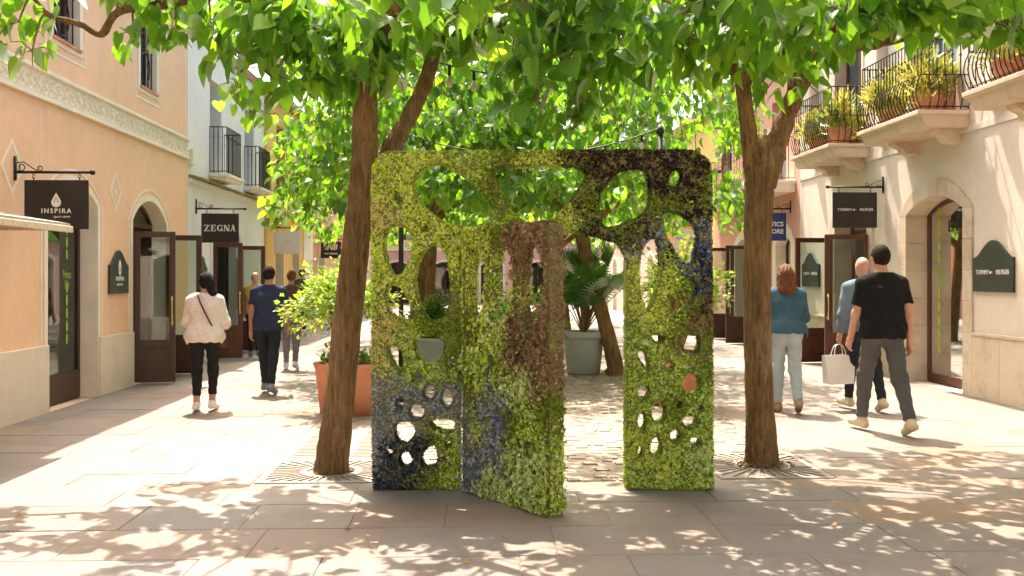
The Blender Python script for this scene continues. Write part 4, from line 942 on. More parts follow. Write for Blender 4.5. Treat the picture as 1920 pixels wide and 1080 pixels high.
cl += [tuple(dep(px, py, D)) + (r, k) for px, py, D, r, k in ((1350, 120, 7.9, .2, 16), (1480, 90, 7.6, .26, 26), (1380, 90, 7.6, .26, 26), (1440, 60, 7.4, .3, 30), (960, 120, 6.9, .25, 22), (1000, 60, 6.8, .28, 26), (1010, 190, 6.9, .2, 14), (1060, 110, 6.7, .28, 26), (1090, 190, 6.8, .24, 20), (1080, 235, 6.9, .17, 9), (1150, 60, 6.8, .3, 30), (1150, 130, 7.0, .24, 20), (1200, 100, 7.1, .26, 22), (1230, 50, 6.8, .32, 34), (1300, 80, 7.0, .3, 32), (1340, 40, 7.1, .34, 36), (1280, 110, 7.4, .2, 14), (1420, 50, 7.3, .34, 36), (1440, 110, 7.5, .2, 14), (1500, 60, 7.2, .32, 34), (1520, 120, 7.6, .22, 16), (1505, 165, 7.9, .15, 7), (1580, 40, 7.0, .34, 36), (1650, 20, 7.0, .28, 30), (1700, 20, 6.9, .26, 26), (1770, 15, 6.8, .28, 30), (1720, 20, 7.0, .26, 22), (1850, 30, 6.8, .24, 24), (1895, 70, 6.9, .15, 8), (1440, 165, 8.0, .10, 4), (1130, 10, 6.6, .34, 34), (1460, 10, 6.8, .36, 38), (930, 20, 7.0, .3, 28))]
tree('mulberry with forked trunk at the right of the flower gate', tr, lims, cl, single=250, gaps=GAPS)
# farther trees on the cobbled path
def far_tree(label, base, lean, top, rad, n, seed, ztop=5.4):
    random.seed(seed); b = Vector(base)
    fork = Vector((b.x + lean[0], b.y + lean[1], 2.35))
    trk = [(b.x, b.y, -.03, .2), (b.x, b.y, .1, .15), (b.x + lean[0] * .35, b.y + lean[1] * .35, .9, .13), (b.x + lean[0] * .8, b.y + lean[1] * .8, 1.8, .125), (fork.x, fork.y, fork.z, .13)]
    ls = []
    for k in range(5):
        a = 2 * math.pi * k / 5 + random.uniform(-.3, .3); L = rad * random.uniform(.7, .95)
        ls.append([(fork.x, fork.y, fork.z - .08, .085), (fork.x + .3 * L * math.cos(a), fork.y + .3 * L * math.sin(a), 2.85, .06), (fork.x + .65 * L * math.cos(a + .1), fork.y + .65 * L * math.sin(a + .1), 3.25, .045), (fork.x + L * math.cos(a - .1), fork.y + L * math.sin(a - .1), 3.3, .028)])
    cl = scatter_crown(fork.x, fork.y, rad, rad * 1.25, 2.8, ztop, n, .4)
    # drooping rim
    for k in range(16):
        a = 2 * math.pi * k / 16 + random.uniform(-.15, .15); cl.append((fork.x + rad * .98 * math.cos(a), fork.y + rad * 1.2 * math.sin(a), random.uniform(2.5, 2.95), .3, 24))
    tree(label, trk, ls, cl, leafsize=(.12, .17), per=50, cl_r=.45, tws=.55)
far_tree('mulberry behind the left trunk on the cobbled path', (-1.0, 16.2, 0), (.15, .1), 0, 2.3, 140, 5)
far_tree('mulberry with leaning trunk behind the fan palm planter', (2.26, 15.9, 0), (-.55, .1), 0, 2.6, 150, 6)
far_tree('far mulberry on the left of the cobbled path', (-1.1, 23.6, 0), (.1, 0), 0, 2.7, 150, 7, 6.4)
far_tree('far mulberry on the right of the cobbled path', (2.2, 23.8, 0), (-.2, 0), 0, 2.8, 150, 8, 6.4)
far_tree('farthest mulberry in the middle of the street', (.6, 31.5, 0), (.1, 0), 0, 3.6, 150, 9, 7.0)
random.seed(21)

# ================================================================ flower gate
GD = 7.34                                    # distance of the front face
def gx(px): return (px - 960) / FPX * GD
def gz(py): return CAM_H - (py - 518) / FPX * GD
def ell(cx, cy, rx, ry, rot=0, n=14):
    c, s = math.cos(rot), math.sin(rot); return [(cx + rx * math.cos(t) * c - ry * math.sin(t) * s, cy + rx * math.cos(t) * s + ry * math.sin(t) * c) for t in [2 * math.pi * k / n for k in range(n)]]
def zl(pts, ox, oy, k): return [(ox + x * k, oy + y * k) for x, y in pts]
def curvy(pts, n=3):
    P = [np.array(p) for p in pts]; k = len(P); out = []
    for i in range(k):
        a, b, c, d = P[i - 1], P[i], P[(i + 1) % k], P[(i + 2) % k]
        for j in range(n):
            t = j / n; out.append(tuple(.5 * ((2 * b) + (-a + c) * t + (2 * a - 5 * b + 4 * c - d) * t * t + (-a + 3 * b - 3 * c + d) * t ** 3)))
    return out
T3 = 1 / 3
outer = [(700, 920), (696, 700), (697, 480), (697, 340), (700, 312), (708, 296), (724, 286), (750, 284), (900, 283), (1100, 282), (1290, 281), (1310, 285), (1326, 298), (1334, 318), (1335, 360), (1336, 600), (1338, 920), (1176, 920), (1177, 700), (1178, 480), (1160, 452), (1120, 441), (1065, 432), (960, 432), (885, 434), (862, 450), (860, 700), (860, 920)]
holes = [curvy(h) for h in (
    zl([(300, 235), (330, 195), (385, 160), (450, 150), (520, 190), (590, 235), (650, 290), (700, 350), (705, 400), (695, 450), (650, 475), (590, 480), (530, 475), (470, 460), (410, 420), (345, 360), (305, 300)], 680, 260, T3),
    [(929, 315), (1000, 314), (1063, 312), (1094, 320), (1096, 332), (1083, 352), (1064, 377), (1045, 396), (1028, 408), (1000, 412), (985, 410), (966, 394), (951, 370), (937, 342)],
    zl([(390, 320), (420, 260), (470, 205), (530, 180), (600, 170), (636, 195), (652, 260), (648, 330), (630, 390), (595, 425), (540, 448), (480, 474), (412, 480), (390, 420)], 1000, 260, T3),
    ell(1268, 332, 13, 19, .35), ell(1300, 377, 9, 6),
    zl([(745, 430), (800, 422), (855, 445), (905, 492), (920, 540), (912, 620), (900, 680), (862, 692), (838, 672), (795, 590), (755, 520)], 1000, 260, T3),
    zl([(140, 520), (180, 500), (240, 510), (265, 560), (255, 640), (235, 710), (205, 755), (165, 750), (145, 690), (130, 600)], 680, 260, T3),
    zl([(150, 840), (200, 845), (240, 900), (265, 980), (255, 1010), (200, 1000), (155, 960), (140, 900)], 680, 260, T3),
    zl([(395, 610), (440, 630), (470, 700), (478, 800), (478, 930), (450, 995), (400, 1015), (350, 985), (320, 900), (305, 800), (320, 700), (350, 640)], 680, 260, T3),
    ell(746, 372, 7, 13, -.5), ell(797, 430, 6, 5),
    zl([(268, 160), (330, 146), (388, 165), (384, 212), (350, 260), (310, 260), (276, 215)], 680, 580, .38),
    zl([(122, 185), (160, 178), (197, 220), (197, 302), (165, 298), (128, 240)], 680, 580, .38),
    ell(841, 682, 6, 13), ell(782, 708, 11, 11), ell(804, 738, 12, 15), ell(838, 747, 12, 18), ell(781, 774, 16, 15), ell(750, 757, 9, 11),
    zl([(160, 565), (220, 556), (258, 590), (252, 630), (215, 670), (168, 658), (156, 610)], 680, 580, .38),
    zl([(340, 548), (448, 548), (448, 603), (400, 610), (345, 588)], 680, 580, .38),
    ell(728, 850, 7, 9), ell(760, 864, 13, 16), zl([(290, 720), (330, 676), (360, 688), (370, 762), (330, 785), (290, 773)], 680, 580, .38), ell(840, 833, 7, 6),
    zl([(566, 148), (634, 152), (630, 188), (586, 198)], 1040, 580, .324), zl([(727, 160), (838, 156), (838, 240), (800, 248), (742, 228)], 1040, 580, .324),
    zl([(476, 260), (510, 230), (540, 270), (553, 344), (528, 350), (496, 300)], 1040, 580, .324), zl([(735, 425), (790, 364), (845, 408), (840, 484), (790, 500), (750, 467)], 1040, 580, .324),
    ell(1207, 736, 12, 15), ell(1236, 775, 14, 22), ell(1205, 791, 9, 18), ell(1296, 792, 16, 13), ell(1314, 766, 6, 8), ell(1267, 820, 11, 13), ell(1305, 830, 11, 10), ell(1231, 840, 11, 20), ell(1202, 847, 6, 12), ell(1257, 687, 10, 8), ell(1274, 760, 5, 6),
    zl([(105, 340), (150, 235), (215, 205), (234, 260), (244, 330), (254, 400), (236, 480), (210, 600), (186, 690), (150, 745), (128, 710), (106, 620), (102, 480)], 1180, 400, .2407),
    zl([(385, 506), (420, 498), (480, 518), (524, 562), (532, 600), (496, 645), (436, 715), (398, 752), (344, 792), (328, 780), (336, 700), (352, 600)], 1180, 400, .2407))]
door_slots = [curvy(h) for h in (
    [(.06, 1.36), (.15, 1.30), (.26, 1.34), (.30, 1.55), (.27, 1.72), (.17, 1.78), (.08, 1.70)],
    [(.36, 1.36), (.46, 1.27), (.58, 1.33), (.63, 1.55), (.60, 1.73), (.48, 1.80), (.38, 1.70)],
    [(.70, 1.36), (.78, 1.24), (.90, 1.27), (.97, 1.5), (.95, 1.70), (.84, 1.79), (.73, 1.72)],
    ell(.42, .96, .035, .06), ell(.86, .42, .055, .06), ell(.16, .72, .03, .05), ell(.62, .62, .03, .04))]
# plants: (colours dark to light, translucency, size, shape)
SP = dict(
    lime=[(.34, .45, .03), (.56, .70, .06), (.76, .84, .18)], tan=[(.38, .38, .09), (.58, .54, .16), (.74, .68, .26)], olive=[(.06, .11, .008), (.16, .25, .018), (.32, .40, .045)],
    purple=[(.012, .009, .011), (.036, .021, .024), (.085, .045, .046)], brown=[(.08, .045, .025), (.24, .145, .075), (.42, .29, .15)], rust=[(.12, .065, .04), (.29, .175, .095), (.46, .31, .18)],
    teal=[(.10, .12, .12), (.28, .32, .31), (.48, .52, .50)], navy=[(.012, .014, .022), (.03, .04, .065), (.07, .09, .14)], blue=[(.05, .08, .18), (.15, .20, .38), (.33, .38, .52)],
    green=[(.12, .24, .010), (.31, .50, .03), (.54, .69, .10)], mint=[(.26, .38, .09), (.50, .62, .20), (.74, .80, .38)], red=[(.2, .03, .03), (.3, .07, .05), (.35, .12, .08)])
SPN = dict(lime='lime_moss', tan='tan_moss', olive='olive_moss', purple='dark_purple_leaves', brown='brown_leaves', rust='rust_pink_leaves', teal='grey_teal_moss', navy='navy_moss', blue='bright_blue_moss', green='green_moss', mint='mint_moss', red='red_buds')
for k, c in SP.items():
    M['sp_' + k] = leafmat('gate_' + SPN[k], [(0, c[0]), (.5, c[1]), (1, c[2])], tuple(min(1, x * 1.5) for x in c[2]), tr=.1, gloss=.03, veins=False)
frame_seeds = [(720, 300, 'lime'), (800, 292, 'lime'), (880, 292, 'green'), (950, 296, 'olive'), (1000, 296, 'lime'), (1035, 297, 'lime'), (730, 340, 'lime'), (720, 400, 'tan'), (770, 420, 'lime'), (830, 440, 'lime'), (900, 400, 'green'), (930, 350, 'olive'), (950, 410, 'green'),
    (710, 480, 'lime'), (785, 480, 'lime'), (850, 500, 'lime'), (855, 560, 'olive'), (710, 560, 'lime'), (770, 560, 'lime'), (720, 600, 'tan'), (790, 620, 'olive'), (845, 620, 'olive'), (760, 635, 'green'), (705, 650, 'tan'), (720, 700, 'tan'), (760, 680, 'green'), (845, 660, 'olive'), (820, 700, 'green'), (850, 700, 'olive'),
    (710, 745, 'teal'), (750, 730, 'teal'), (800, 760, 'teal'), (850, 775, 'teal'), (770, 800, 'teal'), (715, 800, 'teal'), (820, 720, 'teal'), (705, 850, 'teal'), (745, 840, 'navy'), (720, 890, 'navy'), (770, 900, 'navy'), (800, 850, 'navy'), (790, 880, 'navy'), (835, 815, 'green'), (815, 820, 'olive'), (845, 880, 'green'), (820, 900, 'green'), (805, 905, 'olive'),
    (1080, 292, 'purple'), (1060, 305, 'olive'), (1150, 290, 'purple'), (1240, 300, 'purple'), (1310, 310, 'purple'), (1120, 330, 'purple'), (1100, 360, 'olive'), (1090, 395, 'purple'), (1070, 412, 'lime'), (1130, 430, 'purple'), (1110, 415, 'olive'), (1240, 350, 'purple'), (1290, 345, 'purple'), (1320, 350, 'olive'), (1325, 395, 'purple'), (1230, 400, 'olive'), (1210, 420, 'purple'), (1260, 385, 'olive'), (1290, 400, 'purple'), (1180, 440, 'purple'), (1160, 430, 'olive'), (1200, 450, 'teal'), (1240, 445, 'teal'), (1190, 460, 'teal'),
    (1322, 425, 'teal'), (1322, 455, 'navy'), (1325, 500, 'navy'), (1325, 530, 'navy'), (1300, 505, 'navy'), (1285, 515, 'blue'), (1312, 480, 'navy'), (1260, 480, 'purple'), (1270, 500, 'teal'), (1280, 510, 'navy'), (1330, 470, 'blue'),
    (1188, 490, 'lime'), (1190, 540, 'lime'), (1188, 590, 'lime'), (1245, 530, 'lime'), (1235, 570, 'lime'), (1250, 500, 'green'), (1225, 610, 'lime'), (1260, 600, 'lime'), (1300, 570, 'olive'), (1325, 570, 'purple'), (1320, 600, 'brown'), (1290, 610, 'olive'), (1320, 630, 'olive'), (1190, 625, 'green'), (1220, 630, 'green'), (1255, 625, 'olive'), (1280, 640, 'brown'),
    (1190, 680, 'green'), (1230, 680, 'green'), (1280, 680, 'green'), (1325, 690, 'olive'), (1230, 740, 'green'), (1270, 740, 'green'), (1325, 760, 'green'), (1190, 780, 'green'), (1250, 800, 'green'), (1330, 820, 'green'), (1280, 860, 'green'), (1200, 890, 'green'), (1260, 900, 'green'), (1320, 890, 'green'), (1265, 770, 'olive'), (1240, 875, 'lime'), (1310, 860, 'mint'), (1185, 840, 'lime')]
door_seeds = [(u, z, s) for u, z, s in ((.05, 1.88, 'lime'), (.2, 1.85, 'lime'), (.33, 1.6, 'green'), (.32, 1.3, 'lime'), (.05, 1.5, 'lime'), (.1, 1.2, 'olive'), (.2, 1.1, 'lime'), (.35, 1.1, 'green'), (.45, 1.2, 'mint'), (.2, .95, 'green'), (.3, .85, 'lime'), (.05, .9, 'green'), (.12, .7, 'olive'), (.05, .55, 'teal'), (.2, .5, 'lime'),
    (.5, 1.88, 'olive'), (.64, 1.86, 'brown'), (.8, 1.88, 'rust'), (.95, 1.88, 'rust'), (.66, 1.6, 'brown'), (.66, 1.3, 'brown'), (.66, 1.1, 'brown'), (.54, 1.1, 'green'), (.55, 1.5, 'lime'), (.53, 1.3, 'lime'), (.75, 1.05, 'purple'), (.8, .95, 'brown'), (.9, 1.1, 'brown'), (1.0, 1.6, 'rust'), (1.0, 1.2, 'rust'), (1.0, .95, 'rust'), (.66, .95, 'brown'), (.55, .9, 'green'), (.7, .8, 'mint'), (.85, .82, 'mint'), (.93, .75, 'brown'),
    (.4, .85, 'teal'), (.45, .7, 'teal'), (.5, .55, 'blue'), (.35, .6, 'teal'), (.5, .4, 'teal'), (.4, .3, 'blue'), (.3, .35, 'teal'), (.25, .2, 'teal'), (.1, .3, 'teal'), (.15, .12, 'blue'), (.05, .1, 'teal'), (.55, .25, 'teal'), (.35, .1, 'mint'), (.5, .1, 'mint'), (.65, .2, 'mint'), (.6, .55, 'olive'), (.75, .6, 'green'), (.9, .6, 'green'), (.75, .35, 'mint'), (.9, .3, 'mint'), (.85, .15, 'mint'), (.97, .5, 'green'), (1.0, .7, 'olive'), (1.05, .3, 'lime'), (1.05, .1, 'green'), (.68, .05, 'green'), (.7, .45, 'olive'))]
def rosette(kind):
    """small plant: leaflets sharing one centre vertex"""
    rg = np.random.default_rng(len(kind)); v = [(0, 0, -.15)]; f = []
    for ring_, (cnt, tilt, ln) in enumerate(((5, .3, 1.05), (4, .95, 1.0))):
        for k in range(cnt):
            a = 2 * math.pi * (k + .4 * ring_) / cnt + rg.uniform(-.2, .2); c, s = math.cos(a), math.sin(a); ct, st = math.cos(tilt), math.sin(tilt)
            w = .27; mid = (.55 * ln * ct, .55 * ln * st); tip = (ln * ct, ln * st * .85); b = len(v)
            v += [(mid[0] * c - w * s, mid[0] * s + w * c, mid[1]), (tip[0] * c, tip[0] * s, tip[1]), (mid[0] * c + w * s, mid[0] * s - w * c, mid[1])]
            f += [(0, b + 2, b + 1), (0, b + 1, b)]
    return np.array(v), np.array(f)
ROS = rosette('moss')
def planted(part, verts, faces, place, seeds, dens, size, tofield, scale):
    """cover a closed panel with small plants, grouped by kind"""
    V = np.array(verts); tri = []
    for q in faces:
        for k in range(1, len(q) - 1): tri.append((q[0], q[k], q[k + 1]))
    tri = np.array(tri); a, b, c = V[tri[:, 0]], V[tri[:, 1]], V[tri[:, 2]]
    nr = np.cross(b - a, c - a); ar = np.linalg.norm(nr, axis=1) / 2; ok = ar > 1e-9; tri, a, b, c, nr, ar = tri[ok], a[ok], b[ok], c[ok], nr[ok], ar[ok]; nr = nr / (2 * ar[:, None])
    if ((a * nr).sum(1) * ar).sum() < 0: nr = -nr
    wt = ar * np.where(nr[:, 1] > .6, .45, 1.0); n = int(wt.sum() * dens); pick = rng.choice(len(ar), n, p=wt / wt.sum()); r1, r2 = rng.random((n, 1)) ** .5, rng.random((n, 1))
    P = a[pick] * (1 - r1) + b[pick] * r1 * (1 - r2) + c[pick] * r1 * r2; Nn = nr[pick]
    fld = tofield(P); sx = np.array([(s[0], s[1]) for s in seeds]) / scale; kinds = np.array([s[2] for s in seeds])
    q = fld / scale; wob = np.stack([np.sin(q[:, 1] * 9 + 2 * np.sin(q[:, 0] * 7)), np.sin(q[:, 0] * 8 + 2 * np.sin(q[:, 1] * 6))], 1) * .05 + rng.normal(size=(n, 2)) * .05
    d = np.linalg.norm((q + wob)[:, None, :] - sx[None], axis=2); kd = kinds[np.argmin(d, 1)]
    fleck = rng.random(n); kd = np.where((kd == 'teal') & (fleck < .05), 'red', np.where((kd == 'teal') & (fleck > .965), 'blue', kd)); kd = np.where((kd == 'lime') & (fleck < .12), 'green', kd); kd = np.where((kd == 'green') & (fleck < .18), 'mint', kd); kd = np.where((kd == 'brown') & (fleck < .25), 'rust', kd); kd = np.where((kd == 'green') & (fleck > .86), 'lime', kd); kd = np.where((kd == 'purple') & (fleck < .04), 'olive', kd)
    t = rng.normal(size=(n, 3)); z = Nn + rng.normal(size=(n, 3)) * .32 + np.array([0, 0, .12]); y = t - (t * z).sum(1, keepdims=True) * z / (z * z).sum(1, keepdims=True)
    R = frames(y, z); lump = .75 + .5 * (.5 + .5 * np.sin(q[:, 0] * 23 + 3 * np.sin(q[:, 1] * 11)) * np.sin(q[:, 1] * 19))
    edge = np.abs(Nn[:, 1]) < .5; relief = np.where(edge, 0, .027 * np.clip(np.sin(q[:, 0] * 31 + 4 * np.sin(q[:, 1] * 17)) * np.sin(q[:, 1] * 29 + 3 * np.sin(q[:, 0] * 13)) + .2, -.2, 1))
    S = rng.uniform(*size, n) * lump * np.where(edge, .75, 1); S *= np.where(kd == 'mint', 1.35, np.where(kd == 'brown', 1.15, np.where(kd == 'red', .6, 1.0)))
    for k in np.unique(kd):
        m = kd == k; Vv, Ff = bake(ROS[0], ROS[1], R[m], S[m], P[m] + Nn[m] * rng.uniform(-.004, .012, (m.sum(), 1)) + Nn[m] * (relief[m])[:, None])
        w = place(Vv)
        link(SPN[k], big_mesh(SPN[k], w, Ff), 'sp_' + k, part, kind='stuff')
M['core'] = simple('dark_gate_core', (.15, .155, .045), .95, var=.4, scale=20, bscale=40, bstr=.6)
def gate_place(V):                             # gate local (x right, y away, z up) to world, the gate squarely faces the camera axis
    V = np.asarray(V); x, y, z = V[:, 0], V[:, 1] + GD, V[:, 2]
    return np.stack([x * CA + y * SA, -x * SA + y * CA, z], 1)
gc = gate_place(np.array([[gx(1018), .1, 0]]))[0]
GATE = thing('flower_gate', 'square gate covered in moss and dark purple leaves with oval holes', 'gate', (gc[0], gc[1], 0))
def grow(h, g):
    """push a hole outline outwards by g, room for the plants on its rim"""
    c = np.mean(h, 0); r_ = np.mean([np.linalg.norm(np.array(p) - c) for p in h]); g = g if r_ > .085 else g * .22
    return [tuple(np.array(p) + (np.array(p) - c) / (np.linalg.norm(np.array(p) - c) + 1e-6) * g) for p in h]
loops = [[(gx(p[0]), gz(p[1])) for p in outer]] + [grow([(gx(p[0]), gz(p[1])) for p in h], .027) for h in holes]
loops[0] = [(x, max(z, .012)) for x, z in loops[0]]
fr = MB(); fr.prism(loops, 0.02, .20, lambda x, z, d: (x, d, z))
core = MB(); core.v = [tuple(v) for v in gate_place(fr.v)]; core.f = fr.f; core = core.build('frame', 'core', GATE)
planted(core, fr.v, fr.f, gate_place, frame_seeds, 9000, (.0072, .0125), lambda P: np.stack([P[:, 0] / GD * FPX + 960, 518 - (P[:, 2] - CAM_H) * FPX / GD], 1), 250.0)
# open leaf, swung towards the camera
h0 = np.array([-.385, 0.0]); e0 = np.array([.59, -.8075]); n0 = np.array([.8075, .59])
def door_place(V):
    V = np.asarray(V); x = h0[0] + V[:, 0] * e0[0] + V[:, 1] * n0[0]; y = h0[1] + V[:, 0] * e0[1] + V[:, 1] * n0[1]
    return gate_place(np.stack([x, y, V[:, 2]], 1))
dl = [(0.02, .012), (1.05, .012), (1.055, 1.0), (1.052, 1.90), (1.045, 1.925), (1.02, 1.935), (.5, 1.93), (.08, 1.93), (.03, 1.9), (.02, 1.0)]
dr = MB(); dr.prism([dl] + [grow(h_, .02) for h_ in door_slots], .012, .125, lambda u, z, d: (u, d, z))
dcore = MB(); dcore.v = [tuple(v) for v in door_place(dr.v)]; dcore.f = dr.f; dcore = dcore.build('gate_leaf', 'core', GATE)
planted(dcore, dr.v, dr.f, door_place, door_seeds, 8000, (.008, .0145), lambda P: P[:, [0, 2]], 1.0)

# ================================================================ planters
def pot(e, prof, c, mat, soil_z, soil_r):
    MB().lathe(prof, 40, c).build('pot', mat, e, smooth=True); m = MB(); m.lathe([(0, soil_z + .02), (soil_r * .6, soil_z + .015), (soil_r, soil_z)], 24, c); m.build('soil', 'soil', e, smooth=True)
def round_pot(h, rt, rb, t=.035): return [(0, .0), (rb, .0), (rb + (rt - rb) * .5, h * .5), (rt - .012, h * .88), (rt, h * .9), (rt + .012, h - .01), (rt, h), (rt - t, h), (rt - t - .01, h - .1)]
SLV = np.array([(0, 0, 0), (.3, .45, .06), (0, 1, -.1), (-.3, .45, .06), (0, .5, 0)]); SLF = np.array([(0, 1, 4), (4, 1, 2), (0, 4, 3), (4, 2, 3)])
def sprays(centres, per, r, size):
    P, Y = [], []
    for c, d in centres:
        k = per; t = rng.random((k, 1)); ax = np.asarray(d); q = rng.normal(size=(k, 3)); off = q * r * (1 - .5 * t)
        P.append(np.asarray(c) + ax * t + off); Y.append(off * 4 + ax * 1.5 + rng.normal(size=(k, 3)) * .35)
    P = np.concatenate(P); Y = np.concatenate(Y); Z = rng.normal(size=P.shape) * .5 + (0, 0, 1); return bake(SLV, SLF, frames(Y, Z), rng.uniform(*size, len(P)), P)
def shrub(name, label, base, potspec, stem_h, crown_c, crown_r, n, mat='shrubleaf', potmat='terracotta', leaf=(.045, .085)):
    b = Vector(base); e = thing(name, label, 'potted plant', b, 'large potted plants on the cobbled path'); h, rt, rb = potspec
    pot(e, round_pot(h, rt, rb), b, potmat, h - .05, rt - .05); st = MB(); cs_ = []
    cc_ = np.array([b.x + crown_c[0], b.y + crown_c[1], crown_c[2]])
    for k in range(n):
        d = rng.normal(size=3); d /= np.linalg.norm(d); d[2] = abs(d[2]) * .8 - .35 if k % 3 else d[2]; rr = crown_r * rng.uniform(.55, 1.0)
        start = cc_ + d * crown_r * (.25, .25, .25); end = cc_ + d * rr * (1.1, 1.1, 1.0); cs_.append((start, end - start))
        st.tube([(b.x, b.y, h - .06), tuple((np.array([b.x, b.y, h]) + cc_) / 2 + rng.normal(size=3) * .05), tuple(start), tuple(end)], [.02, .014, .008, .003], 5)
    st.build('stems', 'twig', e, kind='stuff'); V, F = sprays(cs_, 42, .075, leaf); link('foliage', big_mesh('foliage', V, F), mat, e, kind='stuff')
    k = 260; a = rng.uniform(0, 2 * math.pi, k); r = (rt - .03) * np.sqrt(rng.random(k)); P = np.stack([b.x + r * np.cos(a), b.y + r * np.sin(a), h - .02 + .1 * rng.random(k)], 1)
    V, F = bake(SLV, SLF, frames(rng.normal(size=(k, 3)) + (0, 0, .8), rng.normal(size=(k, 3)) * .6 + (0, 0, 1)), rng.uniform(.05, .09, k), P); link('ground_cover', big_mesh('ground_cover', V, F), 'underleaf', e, kind='stuff')
    return e
pl = gnd(664, 772); shrub('potted_shrub', 'terracotta pot with loose light green shrub behind the left trunk', (pl.x, pl.y, 0), (.585, .46, .39), .3, (-.18, .0, 1.33), .78, 80)
pr = gnd(1268, 762); shrub('potted_shrub', 'terracotta pot with bright shrub behind the right gate panel', (pr.x, pr.y, 0), (.56, .28, .21), .3, (.05, 0, 1.45), .66, 66)
pg = gnd(812, 706); e = shrub('potted_shrub', 'grey planter with clipped dark shrub seen through the left panel', (pg.x, pg.y, 0), (.62, .36, .28), .2, (0, 0, 1.0), .45, 46, mat='underleaf', potmat='greypot', leaf=(.04, .07))
# grey pot with fan palm
pp = gnd(1094, 700); e = thing('potted_fan_palm', 'tall grey green pot with a dark fan palm', 'potted plant', (pp.x, pp.y, 0), 'large potted plants on the cobbled path')
pot(e, [(0, 0), (.25, 0), (.27, .02), (.33, .56), (.335, .575), (.365, .58), (.375, .6), (.378, .67), (.365, .69), (.33, .69), (.32, .6)], (pp.x, pp.y, 0), 'greypot', .63, .32)
st = MB(); fv = []; ff = []
for k in range(40):
    a = rng.uniform(0, 2 * math.pi); el = rng.uniform(.75, 1.54); L = rng.uniform(.3, .55) + .78 * max(0, math.sin(el)) * rng.random(); d = np.array([math.cos(a) * math.cos(el), math.sin(a) * math.cos(el), math.sin(el)])
    p0 = np.array([pp.x, pp.y, .68]); hub = p0 + d * L + np.array([0, 0, .06]); st.tube([p0 + d * .05 * (1, 1, 0), (p0 + hub) / 2 + (0, 0, .05), hub], [.012, .009, .007], 5)
    sidev = np.cross(d, (0, 0, 1)); sidev /= np.linalg.norm(sidev) + 1e-9; upv = np.cross(sidev, d); fan = rng.uniform(.32, .45)
    for j in range(23):
        t = (j / 22 - .5) * 2 * 1.9; dr_ = d * math.cos(t) + sidev * math.sin(t); dr_ = dr_ + upv * .12 * abs(math.sin(t)); w = np.cross(dr_, upv); w /= np.linalg.norm(w) + 1e-9
        ln = fan * (1 - .12 * abs(t) / 1.9); b = len(fv); droop = np.array([0, 0, -.05])
        fv += [tuple(hub), tuple(hub + dr_ * ln * .55 + w * .014 + upv * .008), tuple(hub + dr_ * ln + droop), tuple(hub + dr_ * ln * .55 - w * .014 + upv * .008)]; ff += [(b, b + 1, b + 2), (b, b + 2, b + 3)]
st.build('stalks', 'twig', e, kind='stuff'); link('fan_leaves', big_mesh('fan_leaves', fv, ff), 'palmleaf', e, kind='stuff')
# low flower bed pots between the trees
for k, (px, py, lab) in enumerate(((945, 668, 'pot of pink flowers seen through the middle slot of the gate leaf'), (1018, 668, 'pot of pink flowers next to the fan palm'))):
    c = gnd(px, py); e = thing('potted_flowers', lab, 'potted plant', (c.x, c.y, 0), 'pots of pink flowers')
    pot(e, round_pot(.5, .3, .22), (c.x, c.y, 0), 'terracotta', .45, .26); n = 900
    P = np.stack([c.x + rng.normal(size=n) * .2, c.y + rng.normal(size=n) * .2, .5 + np.abs(rng.normal(size=n)) * .32], 1); Y = rng.normal(size=(n, 3)) + (0, 0, 1.5); Z = rng.normal(size=(n, 3)) + (0, 0, .6)
    V, F = bake(SLV, SLF, frames(Y, Z), rng.uniform(.05, .12, n), P); link('foliage', big_mesh('foliage', V, F), 'underleaf', e, kind='stuff')
    for j in range(9):
        q = np.array([c.x + rng.normal() * .2, c.y - .12 + rng.normal() * .12, .85 + rng.normal() * .14]); nn = 22; V, F = bake(SLV, SLF, frames(rng.normal(size=(nn, 3)) + (0, 0, .3), rng.normal(size=(nn, 3))), rng.uniform(.045, .07, nn), np.tile(q, (nn, 1))); link('blossom', big_mesh('blossom', V, F), 'petal', e)
# balcony planters
BLV = np.array([(-.05, 0, 0), (.05, 0, 0), (.025, .6, .03), (0, 1, 0), (-.025, .6, .03)]); BLF = np.array([(0, 1, 2), (0, 2, 4), (4, 2, 3)])
def conifer(label, c, r, hgt, dark=.2, pot_r=.2, pot_h=.26):
    c = Vector(c); e = thing('potted_conifer', label, 'potted plant', c, 'golden conifers on the balconies')
    pot(e, round_pot(pot_h, pot_r, pot_r * .68), c, 'terracotta', pot_h - .03, pot_r - .04)
    for mat, nm, n in (('conifer', 'golden_foliage', 1500), ('coniferdark', 'green_foliage', int(1500 * dark))):
        nc = 26; cen = rng.normal(size=(nc, 3)) * (r * .55, r * .55, hgt * .2) + (c.x, c.y, c.z + pot_h + hgt * .36); cen[:, 2] = np.maximum(cen[:, 2], c.z + pot_h * .9); cen[:, 0] = np.clip(cen[:, 0], XR - .6, XR - .1)
        P = cen[rng.integers(0, nc, n)] + rng.normal(size=(n, 3)) * (.06, .06, .08); out = P - np.array([c.x, c.y, c.z + pot_h]); Y = out * (1.3, 1.3, .8) + rng.normal(size=(n, 3)) * .22 + (0, 0, .35)
        V, F = bake(BLV * (2.4, 1, 1), BLF, frames(Y, rng.normal(size=(n, 3))), rng.uniform(.07, .16, n), P); link(nm, big_mesh(nm, V, F), mat, e, kind='stuff')
BX = XR - .36
conifer('golden conifer in terracotta pot at the near end of the middle balcony', (BX, 13.45, 3.795), .3, .62, .35, .23, .3)
conifer('golden conifer leaning over the far end of the middle balcony', (BX, 14.65, 3.795), .3, .55, .15)
conifer('golden conifer in terracotta pot on the balcony nearest the trunk', (BX, 16.75, 3.795), .28, .5, .4, .23, .3)
